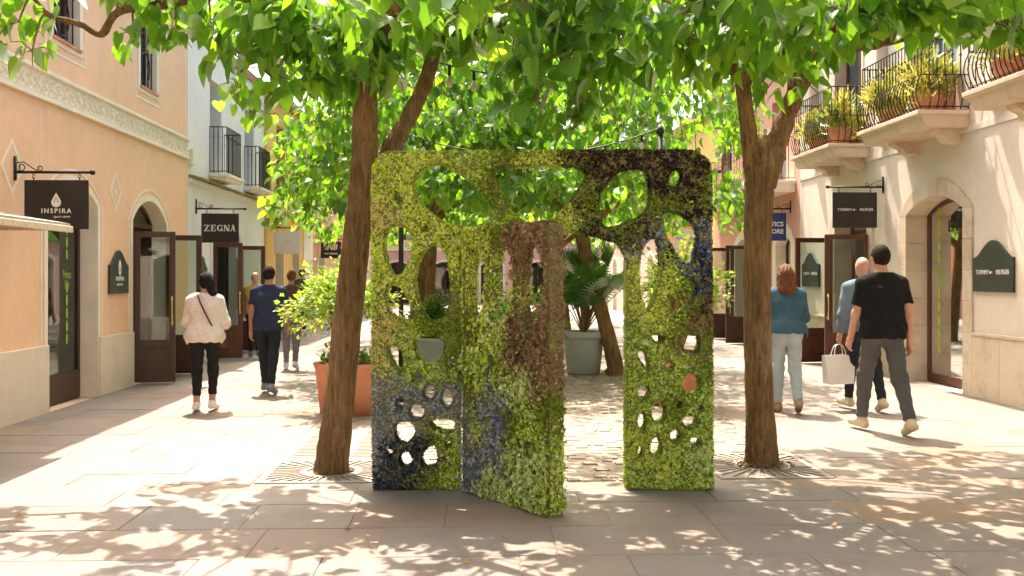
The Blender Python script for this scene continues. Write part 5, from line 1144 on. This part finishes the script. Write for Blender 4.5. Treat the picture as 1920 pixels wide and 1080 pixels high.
conifer('bushy golden conifer at the far end of the balcony nearest the trunk', (BX, 17.8, 3.795), .32, .55, .15)
conifer('golden conifer in pot on the nearest right balcony', (BX, 11.3, 3.795), .3, .55, .1, .22, .28)
conifer('golden conifer at the top right edge of the picture', (BX, 10.5, 3.795), .3, .6, .1)
# troughs on the left yellow balcony and the right amber balcony
for k, (X, y0, lab) in enumerate(((XL + .32, 25.2, 'planted trough on the yellow left balcony'), (XR - .34, 29.6, 'planted trough on the amber right balcony'), (XL + .32, 27.6, 'second planted trough on the yellow left balcony, farther away'))):
    e = thing('balcony_trough', lab, 'planter', (X, y0 + .8, 3.46)); m = MB(); m.prism([[(X - .13, 3.465), (X + .13, 3.465), (X + .17, 3.72), (X + .14, 3.72), (X + .12, 3.55), (X - .12, 3.55), (X - .14, 3.72), (X - .17, 3.72)]], y0, y0 + 1.6, lambda x, z, y: (x, y, z)); m.build('trough', 'terracotta', e)
    n = 1500; P = np.stack([X + rng.normal(size=n) * .1, y0 + 1.6 * rng.random(n), 3.68 + np.abs(rng.normal(size=n)) * .17], 1); V, F = bake(BLV * (3, 1, 1), BLF, frames(rng.normal(size=(n, 3)) * .5 + (0, 0, .8), rng.normal(size=(n, 3))), rng.uniform(.07, .15, n), P); link('foliage', big_mesh('foliage', V, F), 'conifer' if k == 1 else 'underleaf', e, kind='stuff')

# ================================================================ lamp posts and string lights
LP = [(dep(1238, 300, 12.2), 'slim black post behind the right end of the flower gate'), (dep(752, 460, 12.6), 'slim black post behind the left panel of the flower gate')]
for p, lab in LP:
    e = thing('light_post', lab, 'post', (p.x, p.y, 0), 'posts that carry the string lights'); m = MB(); m.tube([(p.x, p.y, .05), (p.x, p.y, 3.35)], .032, 12); m.build('pole', 'iron', e, smooth=True)
    m = MB(); m.lathe([(0, 0), (.12, 0), (.12, .03), (.06, .06), (.045, .14), (.0, .14)], 20, (p.x, p.y, 0)); m.build('base', 'iron', e, smooth=True); m = MB(); m.lathe([(.0, 3.33), (.05, 3.33), (.05, 3.37), (.03, 3.42), (0, 3.43)], 12, (p.x, p.y, 0)); m.build('finial', 'iron', e, smooth=True)
def string_lights(label, a, b, sag, n):
    a, b = Vector(a), Vector(b); e = thing('string_lights', label, 'string lights', a, 'string lights between the trees'); q = lambda t: a.lerp(b, t) - Vector((0, 0, sag * 4 * t * (1 - t)))
    m = MB(); m.tube([q(k / 24) for k in range(25)], .008, 6); m.build('cable', 'rubber', e)
    for k in range(n):
        p = q((k + .5) / n); m = MB(); m.tube([p, p - Vector((0, 0, .09))], .014, 8); s = m.build('socket', 'rubber', e); m = MB(); m.lathe([(.004, -.19), (.022, -.18), (.032, -.155), (.03, -.13), (.016, -.1), (.012, -.085)], 12, p); m.build('bulb', 'bulb', s, smooth=True)
string_lights('string of bulbs from the left fork towards the middle', dep(818, 116, 8.4), dep(1050, 140, 11.0), .06, 6)
string_lights('string of bulbs seen through the top of the gate', dep(760, 250, 12.3), dep(1238, 240, 12.2), .3, 7)

# ================================================================ people
def smin(a, b, k):
    h = np.clip(.5 + .5 * (b - a) / k, 0, 1); return b * (1 - h) + a * h - k * h * (1 - h)
def capd(P, a, b, ra, rb):
    a = np.asarray(a, float); ab = np.asarray(b, float) - a; t = np.clip(((P - a) @ ab) / (ab @ ab + 1e-9), 0, 1)
    return np.linalg.norm(P - a - t[:, None] * ab, axis=1) - (ra + (rb - ra) * t)
def elld(P, c, r):
    q = (P - np.asarray(c)) / np.asarray(r); l = np.linalg.norm(q, axis=1); return (l - 1) * min(r)
def nets(fn, lo, hi, h):
    """surface of fn = 0 as quads (naive surface nets)"""
    lo = np.asarray(lo, float); n = np.ceil((np.asarray(hi) - lo) / h).astype(int) + 1
    ax = [lo[i] + h * np.arange(n[i]) for i in range(3)]; G = np.stack(np.meshgrid(*ax, indexing='ij'), -1)
    D = fn(G.reshape(-1, 3)).reshape(n); S = D < 0; c = [k - 1 for k in n]
    acc = np.zeros((*c, 3)); cnt = np.zeros(c); corner = [(i, j, k) for i in (0, 1) for j in (0, 1) for k in (0, 1)]
    sl = lambda o: tuple(slice(o[i], o[i] + c[i]) for i in range(3))
    for a in corner:
        for d in range(3):
            if a[d]: continue
            b = list(a); b[d] = 1; da, db = D[sl(a)], D[sl(b)]; m = (da < 0) != (db < 0); t = np.where(m, da / np.where(m, da - db, 1), 0)
            p = np.zeros((*c, 3)); p[:] = a; p[..., d] = t; acc += p * m[..., None]; cnt += m
    act = cnt > 0; idx = -np.ones(c, int); idx[act] = np.arange(act.sum())
    V = lo + h * (np.argwhere(act) + acc[act] / cnt[act][:, None]); F = []
    for d in range(3):
        u, v = (d + 1) % 3, (d + 2) % 3; a = [slice(0, n[i]) for i in range(3)]; b = list(a); a[d] = slice(0, n[d] - 1); b[d] = slice(1, n[d])
        s0, s1 = S[tuple(a)], S[tuple(b)]; e = np.argwhere(s0 != s1); e = e[(e[:, u] > 0) & (e[:, v] > 0) & (e[:, u] < c[u]) & (e[:, v] < c[v])]
        if not len(e): continue
        def g(du, dv): q = e.copy(); q[:, u] += du; q[:, v] += dv; return idx[q[:, 0], q[:, 1], q[:, 2]]
        Q = np.stack([g(-1, -1), g(0, -1), g(0, 0), g(-1, 0)], 1); fl = s0[tuple(e.T)]; Q[~fl] = Q[~fl][:, ::-1]; F.append(Q)
    return V, np.concatenate(F)
def hand(m, wrist, fdir, palm_n, across, s, curl):
    """palm with four fingers of different lengths and a thumb at its side"""
    fdir = fdir / np.linalg.norm(fdir); pe = wrist + fdir * .085 * s; m_pts = []
    V, F = nets(lambda P: smin(smin(capd(P, wrist - fdir * .01, wrist + fdir * .02, .026 * s, .03 * s), capd(P, pe - across * .022 * s, pe + across * .022 * s, .017 * s, .016 * s), .03), capd(P, wrist + fdir * .03, pe, .026 * s, .024 * s), .02), np.minimum(wrist, pe) - .06, np.maximum(wrist, pe) + .06, .007); m.add(V, F)
    for k, (o, L) in enumerate(((-.03, .066), (-.01, .078), (.01, .073), (.03, .056))):
        b = pe + across * o * s; d1 = fdir * math.cos(curl * .5) + palm_n * math.sin(curl * .5); d2 = fdir * math.cos(curl * 1.3) + palm_n * math.sin(curl * 1.3); d3 = fdir * math.cos(curl * 2.0) + palm_n * math.sin(curl * 2.0); l = L * s
        p1 = b + d1 * l * .45; p2 = p1 + d2 * l * .32; p3 = p2 + d3 * l * .26; m.tube([b - fdir * .012, b, p1, p2, p3], [.009 * s, .0092 * s, .0086 * s, .0078 * s, .006 * s], 7)
    b = wrist + fdir * .03 * s - across * .027 * s; d = (fdir * .75 - across * .55 + palm_n * .25); d /= np.linalg.norm(d); m.tube([b, b + d * .03 * s, b + d * .05 * s + fdir * .008 * s, b + d * .055 * s + fdir * .03 * s], [.012 * s, .0115 * s, .0095 * s, .007 * s], 7)
def person(label, loc, height, heading, legs, arms, top, trousers, shoes, hair, female=False, sleeve=.45, hem=.98, head_turn=0.0, skin='skin', h=.0165, top_fit=.0, hairkind='short', collar=1.492, cuff=.12, group='people strolling along the street', legfit=1.0, lean=.03):
    """legs: ((hip, knee) left, (hip, knee) right) swing in radians, forward positive. arms: ((shoulder, elbow, out) left, right)"""
    s = height / 1.75; J = {}; A = lambda *p: np.array(p, float)
    hipz = .91; low = 9
    for k, sd, (hp, kn) in (('l', -1, legs[0]), ('r', 1, legs[1])):
        H0 = A(sd * .092, 0, hipz); K = H0 + .42 * A(0, math.sin(hp), -math.cos(hp)); a2 = hp - kn; An = K + .42 * A(0, math.sin(a2), -math.cos(a2)); fa = a2 * .75 if a2 < 0 else a2 * .3
        toe = An + A(sd * .025, .155 * math.cos(fa), .155 * math.sin(fa) - .05); heel = An + A(0, -.045 * math.cos(fa), -.045 * math.sin(fa) - .045); J[k] = (H0, K, An, toe, heel); low = min(low, toe[2] - .033, heel[2] - .035)
    off = A(0, 0, -low); hs = .9 if female else 1.0
    for k in 'lr': J[k] = tuple(p + off for p in J[k])
    U = lambda x, y, z: A(x, y + (z - .95) * lean, z) + off
    sh = .162 if female else .188
    for k, sd, (an, el, ou) in (('L', -1, arms[0]), ('R', 1, arms[1])):
        S0 = U(sd * sh, -.0, 1.385); d1 = A(sd * math.sin(ou), math.sin(an) * math.cos(ou), -math.cos(an) * math.cos(ou)); E0 = S0 + d1 * .29; a2 = an + el; inn = -sd * .25 * min(1, el); d2 = A(sd * math.sin(ou * .6) + inn, math.sin(a2), -math.cos(a2)); d2 /= np.linalg.norm(d2); W = E0 + d2 * .25; J[k] = (S0, E0, W, d2)
    wr, hr, cr = (.085, .118, .096) if female else (.104, .108, .110); ws = 0.05 if female else .06
    def torso(P, i=0.0):
        d = capd(P, U(-.088 * hs, 0, 1.28), U(.088 * hs, 0, 1.28), cr + i, cr + i); d = smin(d, capd(P, U(-ws, 0, 1.10), U(ws, 0, 1.10), wr + i, wr + i), .09); d = smin(d, capd(P, U(-.075, -.012, .95), U(.075, -.012, .95), hr + i, hr + i), .08)
        for sd in (-1, 1): d = smin(d, capd(P, U(sd * .035, -.01, 1.445), U(sd * (sh - .02), -.005, 1.395), .05 + i * .7, .05 + i * .7), .06)
        return d
    def leg(P, k, i=0.0, f=1.0):
        H0, K, An = J[k][:3]; return smin(capd(P, H0, K, .088 + i, .055 * f + i), capd(P, K, An, .057 * f + i, .04 * f + i), .04)
    def arm(P, k, i=0.0, part=2): 
        S0, E0, W, _ = J[k]; u = capd(P, S0, E0, .05 + i, .041 + i); return u if part == 1 else smin(u, capd(P, E0, W, .041 + i, .029 + i), .03)
    hc = U(0, .025, 1.625); ct, st_ = math.cos(head_turn), math.sin(head_turn)
    def hd(x, y, z): return hc + A(x * ct - y * st_, x * st_ + y * ct, z)
    def head(P, i=0.0):
        q = P - hc; q = np.stack([q[:, 0] * ct + q[:, 1] * st_, -q[:, 0] * st_ + q[:, 1] * ct, q[:, 2]], 1)
        d = elld(q, (0, -.012, .02), (.074 + i, .092 + i, .098 + i)); d = smin(d, elld(q, (0, .028, -.045), (.052 + i, .062 + i, .072 + i)), .04)
        if i == 0: 
            d = smin(d, capd(q, (0, .085, .01), (0, .108, -.022), .009, .014), .012); d = smin(d, capd(q, (-.03, .083, .03), (.03, .083, .03), .008, .008), .015); d = smin(d, capd(q, (-.018, .088, -.062), (.018, .088, -.062), .007, .007), .008)
            for sd in (-1, 1): d = smin(d, elld(q, (sd * .078, -.005, -.005), (.012, .02, .032)), .008)
        return d
    def body(P):
        d = torso(P); d = smin(d, capd(P, U(0, -.01, 1.42), U(0, .005, 1.56), .056 * hs, .05 * hs), .03); d = smin(d, head(P), .02)
        for k in 'lr':
            d = smin(d, leg(P, k), .03); d = smin(d, capd(P, J[k][2], J[k][3], .036, .026), .03); d = smin(d, capd(P, J[k][2], J[k][4], .036, .03), .03)
        for k in 'LR': d = smin(d, arm(P, k), .03)
        return d
    allp = np.array([p for k in 'lr' for p in J[k]] + [p for k in 'LR' for p in J[k][:3]] + [hd(0, 0, .12), hd(0, 0, -.1)]); lo, hi = allp.min(0) - .17, allp.max(0) + .17; hi[2] -= .1
    root = thing('person', label, 'person', (loc[0], loc[1], 0), group, heading); Rz = np.array(Matrix.Rotation(heading, 3, 'Z')); T = np.array((loc[0], loc[1], 0.004))
    def put(m, name, mat, smooth=True):
        v = np.array(m.v) * s @ Rz.T + T; m.v = [tuple(p) for p in v]; o = m.build(name, mat, root, smooth=smooth); return o
    def solid(fn, l, u, name, mat, hh=None):
        V, F = nets(fn, l, u, hh or h); return put(MB().add(V, F), name, mat)
    m = MB(); V, F = nets(body, lo, hi, h); m.add(V, F)
    for k, sd in (('L', -1), ('R', 1)):
        W, d2 = J[k][2], J[k][3]; pn = A(-sd, .1, 0); pn -= d2 * (pn @ d2); pn /= np.linalg.norm(pn); ac = np.cross(d2, pn) * sd; ac = -ac if ac @ A(0, 1, 0) > 0 else ac
        hand(m, W, d2, pn, ac, 1.0, .55)
    put(m, 'body', skin)
    for sd in (-1, 1):
        em = MB(); c = hd(sd * .031, .078, .008); em.lathe([(0, -.008), (.006, -.005), (.008, 0), (.006, .005), (0, .008)], 8, c); put(em, 'eye', 'blackletter')
    wz, hz_ = U(0, 0, 1.0)[2], U(0, 0, hem)[2]
    def tr_fn(P):
        d = capd(P, U(-.075, -.012, .95), U(.075, -.012, .95), hr + .012, hr + .012); i = .010
        for k in 'lr': d = smin(d, leg(P, k, i, legfit), .035)
        d = d + .0035 * np.sin(P[:, 2] * 60 + 4 * np.sin(P[:, 0] * 14)) + .003 * np.sin(P[:, 0] * 60 + P[:, 2] * 18)
        d = np.maximum(d, P[:, 2] - wz - .03)
        for k in 'lr':
            K, An = J[k][1], J[k][2]; ax = (An - K) / np.linalg.norm(An - K); d = np.maximum(d, np.where(np.linalg.norm(P - An, axis=1) < .16, (P - An) @ ax + cuff * .2 - .0, -1))
        return d
    solid(tr_fn, (lo[0], lo[1], -.02), (hi[0], hi[1], wz + .06), 'trousers', trousers)
    def top_fn(P):
        i = .018 + top_fit; d = torso(P, i)
        fl = np.clip((U(0, 0, 1.2)[2] - P[:, 2]) / .25, 0, 1) * (.012 + top_fit * .6); d = d - fl
        for k in 'LR':
            S0, E0, W, _ = J[k]
            if sleeve <= 1: e_ = S0 + (E0 - S0) * sleeve; ax = (E0 - S0) / np.linalg.norm(E0 - S0); a_ = np.maximum(capd(P, S0, e_ + ax * .05, .062 + top_fit, .056 + top_fit), (P - e_) @ ax)
            else: t = sleeve - 1; e_ = E0 + (W - E0) * t; a_ = smin(capd(P, S0, E0, .062 + top_fit, .053 + top_fit), capd(P, E0, e_, .053 + top_fit, .043 + top_fit * .8), .03)
            d = smin(d, a_, .03)
        d = np.maximum(d, hz_ - P[:, 2]) if sleeve <= 1 else np.where(np.abs(P[:, 0]) < .21, np.maximum(d, hz_ - P[:, 2]), d)
        d = d + .0045 * np.sin(P[:, 2] * 44 + 5 * np.sin(P[:, 0] * 11 + P[:, 1] * 7)) * np.clip((1.38 - P[:, 2]) * 3, 0, 1) + .003 * np.sin(P[:, 0] * 50 + P[:, 2] * 25)
        return np.maximum(d, P[:, 2] - U(0, 0, collar)[2] - .03 * np.abs(P[:, 0]) * 0)
    solid(top_fn, (lo[0] - .03, lo[1] - .03, min(hz_, min(J['L'][2][2], J['R'][2][2])) - .08), (hi[0] + .03, hi[1] + .03, U(0, 0, 1.54)[2]), 'top', top)
    for k in 'lr':
        H0, K, An, toe, heel = J[k]
        def sf(P):
            d = smin(capd(P, heel + A(0, 0, .004), toe + A(0, -.01, .006), .041, .036), capd(P, An + A(0, -.005, -.005), heel, .045, .04), .03); d = smin(d, capd(P, An, toe, .042, .03), .03); up = A(0, -(toe - heel)[2], (toe - heel)[1]); up /= np.linalg.norm(up); return np.maximum(d, -((P - heel) @ up) - .036)
        l = np.minimum(np.minimum(An, toe), heel) - .09; u = np.maximum(np.maximum(An, toe), heel) + .09; solid(sf, l, u, 'shoe', shoes, .009)
    if hair:
        z0 = hc[2]
        def hf(P):
            q = P - hc; q = np.stack([q[:, 0] * ct + q[:, 1] * st_, -q[:, 0] * st_ + q[:, 1] * ct, q[:, 2]], 1); i = .012 if hairkind == 'short' else .02
            d = head(P, i); d = np.maximum(d, q[:, 1] - .045 - .5 * np.clip(q[:, 2] - .045, -.1, .1)); low_ = -.075 if hairkind == 'short' else -.1; d = np.maximum(d, low_ - q[:, 2] - (.35 * np.abs(q[:, 0]) if hairkind == 'short' else 0) * -1)
            if hairkind == 'short': d = np.maximum(d, -np.maximum(np.maximum(.058 - np.abs(q[:, 0]), q[:, 2] - .012), -.03 - q[:, 1]))
            if hairkind == 'long': 
                d = smin(d, capd(q, (0, -.07, .0), (0, -.095, -.17), .075, .082), .04); d = smin(d, capd(q, (-.06, -.04, -.02), (-.075, -.075, -.17), .045, .05), .04); d = smin(d, capd(q, (.06, -.04, -.02), (.075, -.075, -.17), .045, .05), .04)
            if hairkind == 'tail': d = smin(smin(d, capd(q, (.01, -.085, .0), (.03, -.12, -.14), .05, .05), .03), capd(q, (.03, -.12, -.14), (.045, -.125, -.30), .047, .026), .03)
            rip = .004 * np.sin(q[:, 0] * 160 + 2.5 * np.sin(q[:, 2] * 40)) if hairkind != 'short' else .0015 * np.sin(q[:, 0] * 300) * np.sin(q[:, 2] * 260); return d + rip
        solid(hf, hc - (.17, .2, .42), hc + (.17, .16, .17), 'hair', hair, .0085)
    root['_'] = 0; del root['_']; J['s'] = s; J['place'] = lambda p: Vector((np.asarray(p) * s) @ Rz.T + T); J['root'] = root; J['put'] = put; J['U'] = U; return J
FB = lambda n, c, **k: M.__setitem__(n, fabric(n, c, **k)) or n
FB('white_lace_blouse', (.68, .60, .54), var=.12, scale=50, bstr=.8, bdist=.02); FB('black_trousers', (.018, .018, .02)); FB('white_sneakers', (.72, .70, .66)); FB('navy_tshirt', (.03, .04, .07)); FB('dark_jeans', (.022, .026, .033)); FB('grey_sneakers', (.22, .24, .25))
FB('mustard_tshirt', (.42, .30, .06)); FB('grey_trousers', (.19, .18, .20)); FB('brown_top', (.12, .07, .05)); FB('denim_jacket', (.05, .105, .16), var=.14); FB('light_jeans', (.36, .43, .48), var=.1); FB('tan_shoes', (.32, .23, .13)); FB('black_tshirt', (.012, .012, .013)); FB('charcoal_jeans', (.085, .085, .085)); FB('cream_sneakers', (.55, .47, .32)); FB('blue_shirt', (.14, .19, .235), var=.12); FB('strap_leather', (.10, .05, .025))
M['hair_black'] = simple('black_hair', (.012, .009, .008), .75, spec=.15, var=.4, scale=20, bscale=160, bstr=.6, stretch=(4, 4, .6)); M['hair_brown'] = simple('auburn_hair', (.13, .05, .022), .7, spec=.2, var=.5, scale=14, bscale=160, bstr=.6, stretch=(4, 4, .6)); M['hair_dark'] = simple('dark_brown_hair', (.022, .014, .01), .8, spec=.12, var=.4, scale=20, bscale=200, bstr=.6)
g_ = lambda px, py: gnd(px, py)
p = g_(384, 770); J = person('person in white lace blouse and black trousers with dark ponytail', p, 1.60, .04, ((-.05, .02), (.16, .32)), ((.15, 1.1, .22), (.1, 1.25, .28)), 'white_lace_blouse', 'black_trousers', 'white_sneakers', 'hair_black', True, sleeve=1.62, hem=.86, head_turn=.75, hairkind='tail', top_fit=.022, cuff=.5)
U = J['U']; m = MB(); m.tube(smooth_path([U(-.09, -.02, 1.49), U(-.06, -.11, 1.43), U(.02, -.155, 1.27), U(.13, -.135, 1.05), U(.2, -.03, .92), U(.2, .06, .9)], 5), .0105, 6); J['put'](m, 'bag_strap', 'strap_leather'); m = MB(); q = U(.2, .09, .86); m.box(q[0] - .045, q[0] + .045, q[1] - .1, q[1] + .1, q[2] - .08, q[2] + .06); J['put'](m, 'shoulder_bag', 'strap_leather', False)
p = g_(503, 738); person('person in navy T-shirt and dark trousers seen from behind', p, 1.70, -.03, ((.28, .1), (-.22, .12)), ((-.12, .18, .14), (.15, .3, .14)), 'navy_tshirt', 'dark_jeans', 'grey_sneakers', 'hair_dark', sleeve=.62, hem=.86, top_fit=.006, skin='tanskin')
p = g_(478, 671); person('person in mustard T-shirt with shaved head by the dark doors', p, 1.64, .1, ((.2, .1), (-.15, .15)), ((.2, .3, .12), (-.1, .3, .12)), 'mustard_tshirt', 'dark_jeans', 'grey_sneakers', None, sleeve=.62, hem=.88, h=.021)
p = g_(546, 693); person('person in grey trousers and brown top half hidden by the left shrub', p, 1.66, .05, ((.1, .1), (-.1, .25)), ((.1, .5, .15), (.1, .5, .15)), 'brown_top', 'grey_trousers', 'white_sneakers', 'hair_brown', True, sleeve=.6, hem=.93, h=.021)
p = g_(566, 628); person('distant dark haired person above the left shrub', p, 1.75, 0, ((.2, .1), (-.2, .15)), ((.1, .3, .12), (-.1, .3, .12)), 'charcoal_jeans', 'dark_jeans', 'white_sneakers', 'hair_black', sleeve=.6, h=.026)
p = g_(1474, 772); J = person('person in blue denim jacket and pale jeans with long auburn hair', p, 1.70, -.12, ((.06, .05), (-.16, .35)), ((.1, .9, .14), (.25, 1.2, .22)), 'denim_jacket', 'light_jeans', 'tan_shoes', 'hair_brown', True, sleeve=1.85, hem=.93, hairkind='long', top_fit=.02, legfit=1.15)
LH = J['place'](J['L'][2] + J['L'][3] * .11)
p = g_(1655, 812); person('tall person in black T-shirt and charcoal jeans, mid stride on the right', p, 1.90, .10, ((.38, .22), (-.34, .12)), ((.2, .25, .12), (-.3, .25, .12)), 'black_tshirt', 'charcoal_jeans', 'cream_sneakers', 'hair_dark', sleeve=.7, hem=.88, top_fit=.008, head_turn=-.1, legfit=1.1)
p = g_(1620, 770); J2 = person('balding person in blue shirt carrying a white bag, right', p, 1.79, .12, ((.3, .15), (-.22, .15)), ((-.05, .35, .2), (.1, .3, .12)), 'blue_shirt', 'dark_jeans', 'cream_sneakers', None, sleeve=1.75, hem=.9, top_fit=.015)
def paper_bag(label, grip, w, hgt, dpt, rotz):
    e = thing('shopping_bag', label, 'bag', (grip.x, grip.y, grip.z - hgt - .15)); c, s = math.cos(rotz), math.sin(rotz); z1 = grip.z - .14; z0 = z1 - hgt
    q = lambda x, y, z: (grip.x + x * c - y * s, grip.y + x * s + y * c, z)
    m = MB(); b0 = [(-w / 2, -dpt / 2), (w / 2, -dpt / 2), (w / 2 * .97, 0), (w / 2, dpt / 2), (-w / 2, dpt / 2), (-w / 2 * .97, 0)]; k = len(b0)
    for j, (zz, sx, sy) in enumerate(((z0, .9, 1.0), ((z0 + z1) / 2, .97, .9), (z1, 1.04, .7))): m.v += [q(x * sx, y * sy, zz + (.008 if i % 2 else 0)) for i, (x, y) in enumerate(b0)]
    for j in range(2):
        for i in range(k): m.f.append([j * k + i, j * k + (i + 1) % k, (j + 1) * k + (i + 1) % k, (j + 1) * k + i])
    m.f.append(list(range(k))[::-1]); m.build('bag_body', 'paper', e)
    for sd in (-1, 1): hm = MB(); hm.tube(smooth_path([q(-w * .22, sd * dpt * .33, z1 - .02), q(-w * .14, sd * dpt * .15, z1 + .1), q(0, 0, grip.z - .012), q(w * .14, sd * dpt * .15, z1 + .1), q(w * .22, sd * dpt * .33, z1 - .02)], 3), .005, 5); hm.build('handle', 'paper', e)
paper_bag('white paper bag held by the balding person in blue shirt', J2['place'](J2['L'][2] + J2['L'][3] * .12), .36, .34, .14, .15)
paper_bag('white bag held by the person in denim jacket', LH, .3, .32, .12, -.1)
# shop window displays: a pale blue shirt on the left, a yellow shirt and shelves on the right
def display_shirt(label, base, mat, face):
    e = thing('display_shirt', label, 'shirt', base, 'shirts on stands in the shop windows'); R_ = np.array(Matrix.Rotation(face, 3, 'Z')); T_ = np.array(base)
    def fn(P):
        d = capd(P, (-.1, 0, 1.22), (.1, 0, 1.22), .11, .11); d = smin(d, capd(P, (-.08, 0, .9), (.08, 0, .9), .12, .12), .08); d = smin(d, capd(P, (-.16, 0, 1.35), (.16, 0, 1.35), .055, .055), .06)
        for sd in (-1, 1): d = smin(d, capd(P, (sd * .18, 0, 1.34), (sd * .26, .02, 1.06), .062, .055), .04)
        return np.maximum(np.maximum(d, .78 - P[:, 2]), P[:, 2] - 1.40)
    V, F = nets(fn, (-.4, -.22, .7), (.4, .22, 1.5), .018); V = V @ R_.T + T_; MB().add(V, F).build('shirt', mat, e, smooth=True)
    m = MB(); m.tube([(base[0], base[1], base[2]), (base[0], base[1], base[2] + 1.42)], .015, 8); m.lathe([(0, .0), (.16, 0), (.16, .02), (0, .03)], 20, base); m.lathe([(0, 1.40), (.05, 1.40), (.045, 1.47), (0, 1.5)], 14, base); m.build('stand', 'iron', e, smooth=True)
FB('pale_blue_cotton', (.30, .36, .45)); FB('mustard_cotton', (.45, .38, .10)); FB('lime_cotton', (.4, .42, .06))
display_shirt('pale blue shirt on a stand in the left shop window', (XL - .62, 12.02, .42), 'pale_blue_cotton', 1.2)
display_shirt('mustard shirt on a stand in the right shop window', (XR + .75, 13.75, .02), 'mustard_cotton', -1.3)
sh_ = thing('display_shelf', 'wooden shelf unit with folded clothes in the right shop window', 'shelf', (XR + 1.5, 14.0, 0))
for z in (.5, .95, 1.4, 1.85, 2.25): MB().box(XR + 1.2, XR + 1.6, 13.2, 15.4, z, z + .03).build('shelf_board', 'woodlight', sh_)
for yy in (13.17, 15.4): MB().box(XR + 1.2, XR + 1.6, yy, yy + .03, 0, 2.4).build('upright', 'woodlight', sh_)
for j, (y, z) in enumerate(((13.5, 1.43), (14.0, 1.43), (14.5, .98), (13.6, .98), (14.3, 1.88), (13.5, 1.88))):
    e = thing('folded_clothes', ('lime pile', 'cream pile', 'dark pile', 'mustard pile', 'white pile', 'blue pile')[j] + ' of folded clothes on the right shop shelf', 'clothes', (XR + 1.4, y, z), 'folded clothes on the shop shelf')
    for k in range(4): MB().box(XR + 1.24, XR + 1.54, y - .15 + random.uniform(-.01, .01), y + .15, z + .002 + k * .045, z + .045 + k * .045).build('folded_item', ('lime_cotton', 'white_lace_blouse', 'black_tshirt', 'mustard_cotton', 'white_lace_blouse', 'pale_blue_cotton')[j], e, bevel=.012)
# fallen leaves and grit on the paving
n = 34; P = np.stack([rng.uniform(-3.6, 5.6, n), rng.uniform(5.2, 12, n), np.full(n, .012)], 1); Z = rng.normal(size=(n, 3)) * .25 + (0, 0, 1); Y = rng.normal(size=(n, 3)) * (1, 1, .15)
M['dryleaf'] = leafmat('dry_leaf', [(0, (.2, .10, .03)), (.6, (.32, .2, .06)), (1, (.25, .27, .06))], (.3, .2, .05), tr=.15, gloss=.05, veins=False)
V, F = bake(LV, LF, frames(Y, Z), rng.uniform(.02, .045, n), P); fo = link('fallen_leaves', big_mesh('fallen_leaves', V, F, np.tile(LUV, (n, 1))), 'dryleaf'); fo['kind'] = 'stuff'; fo['label'] = 'dry brown leaves scattered over the paving'; fo['category'] = 'leaves'
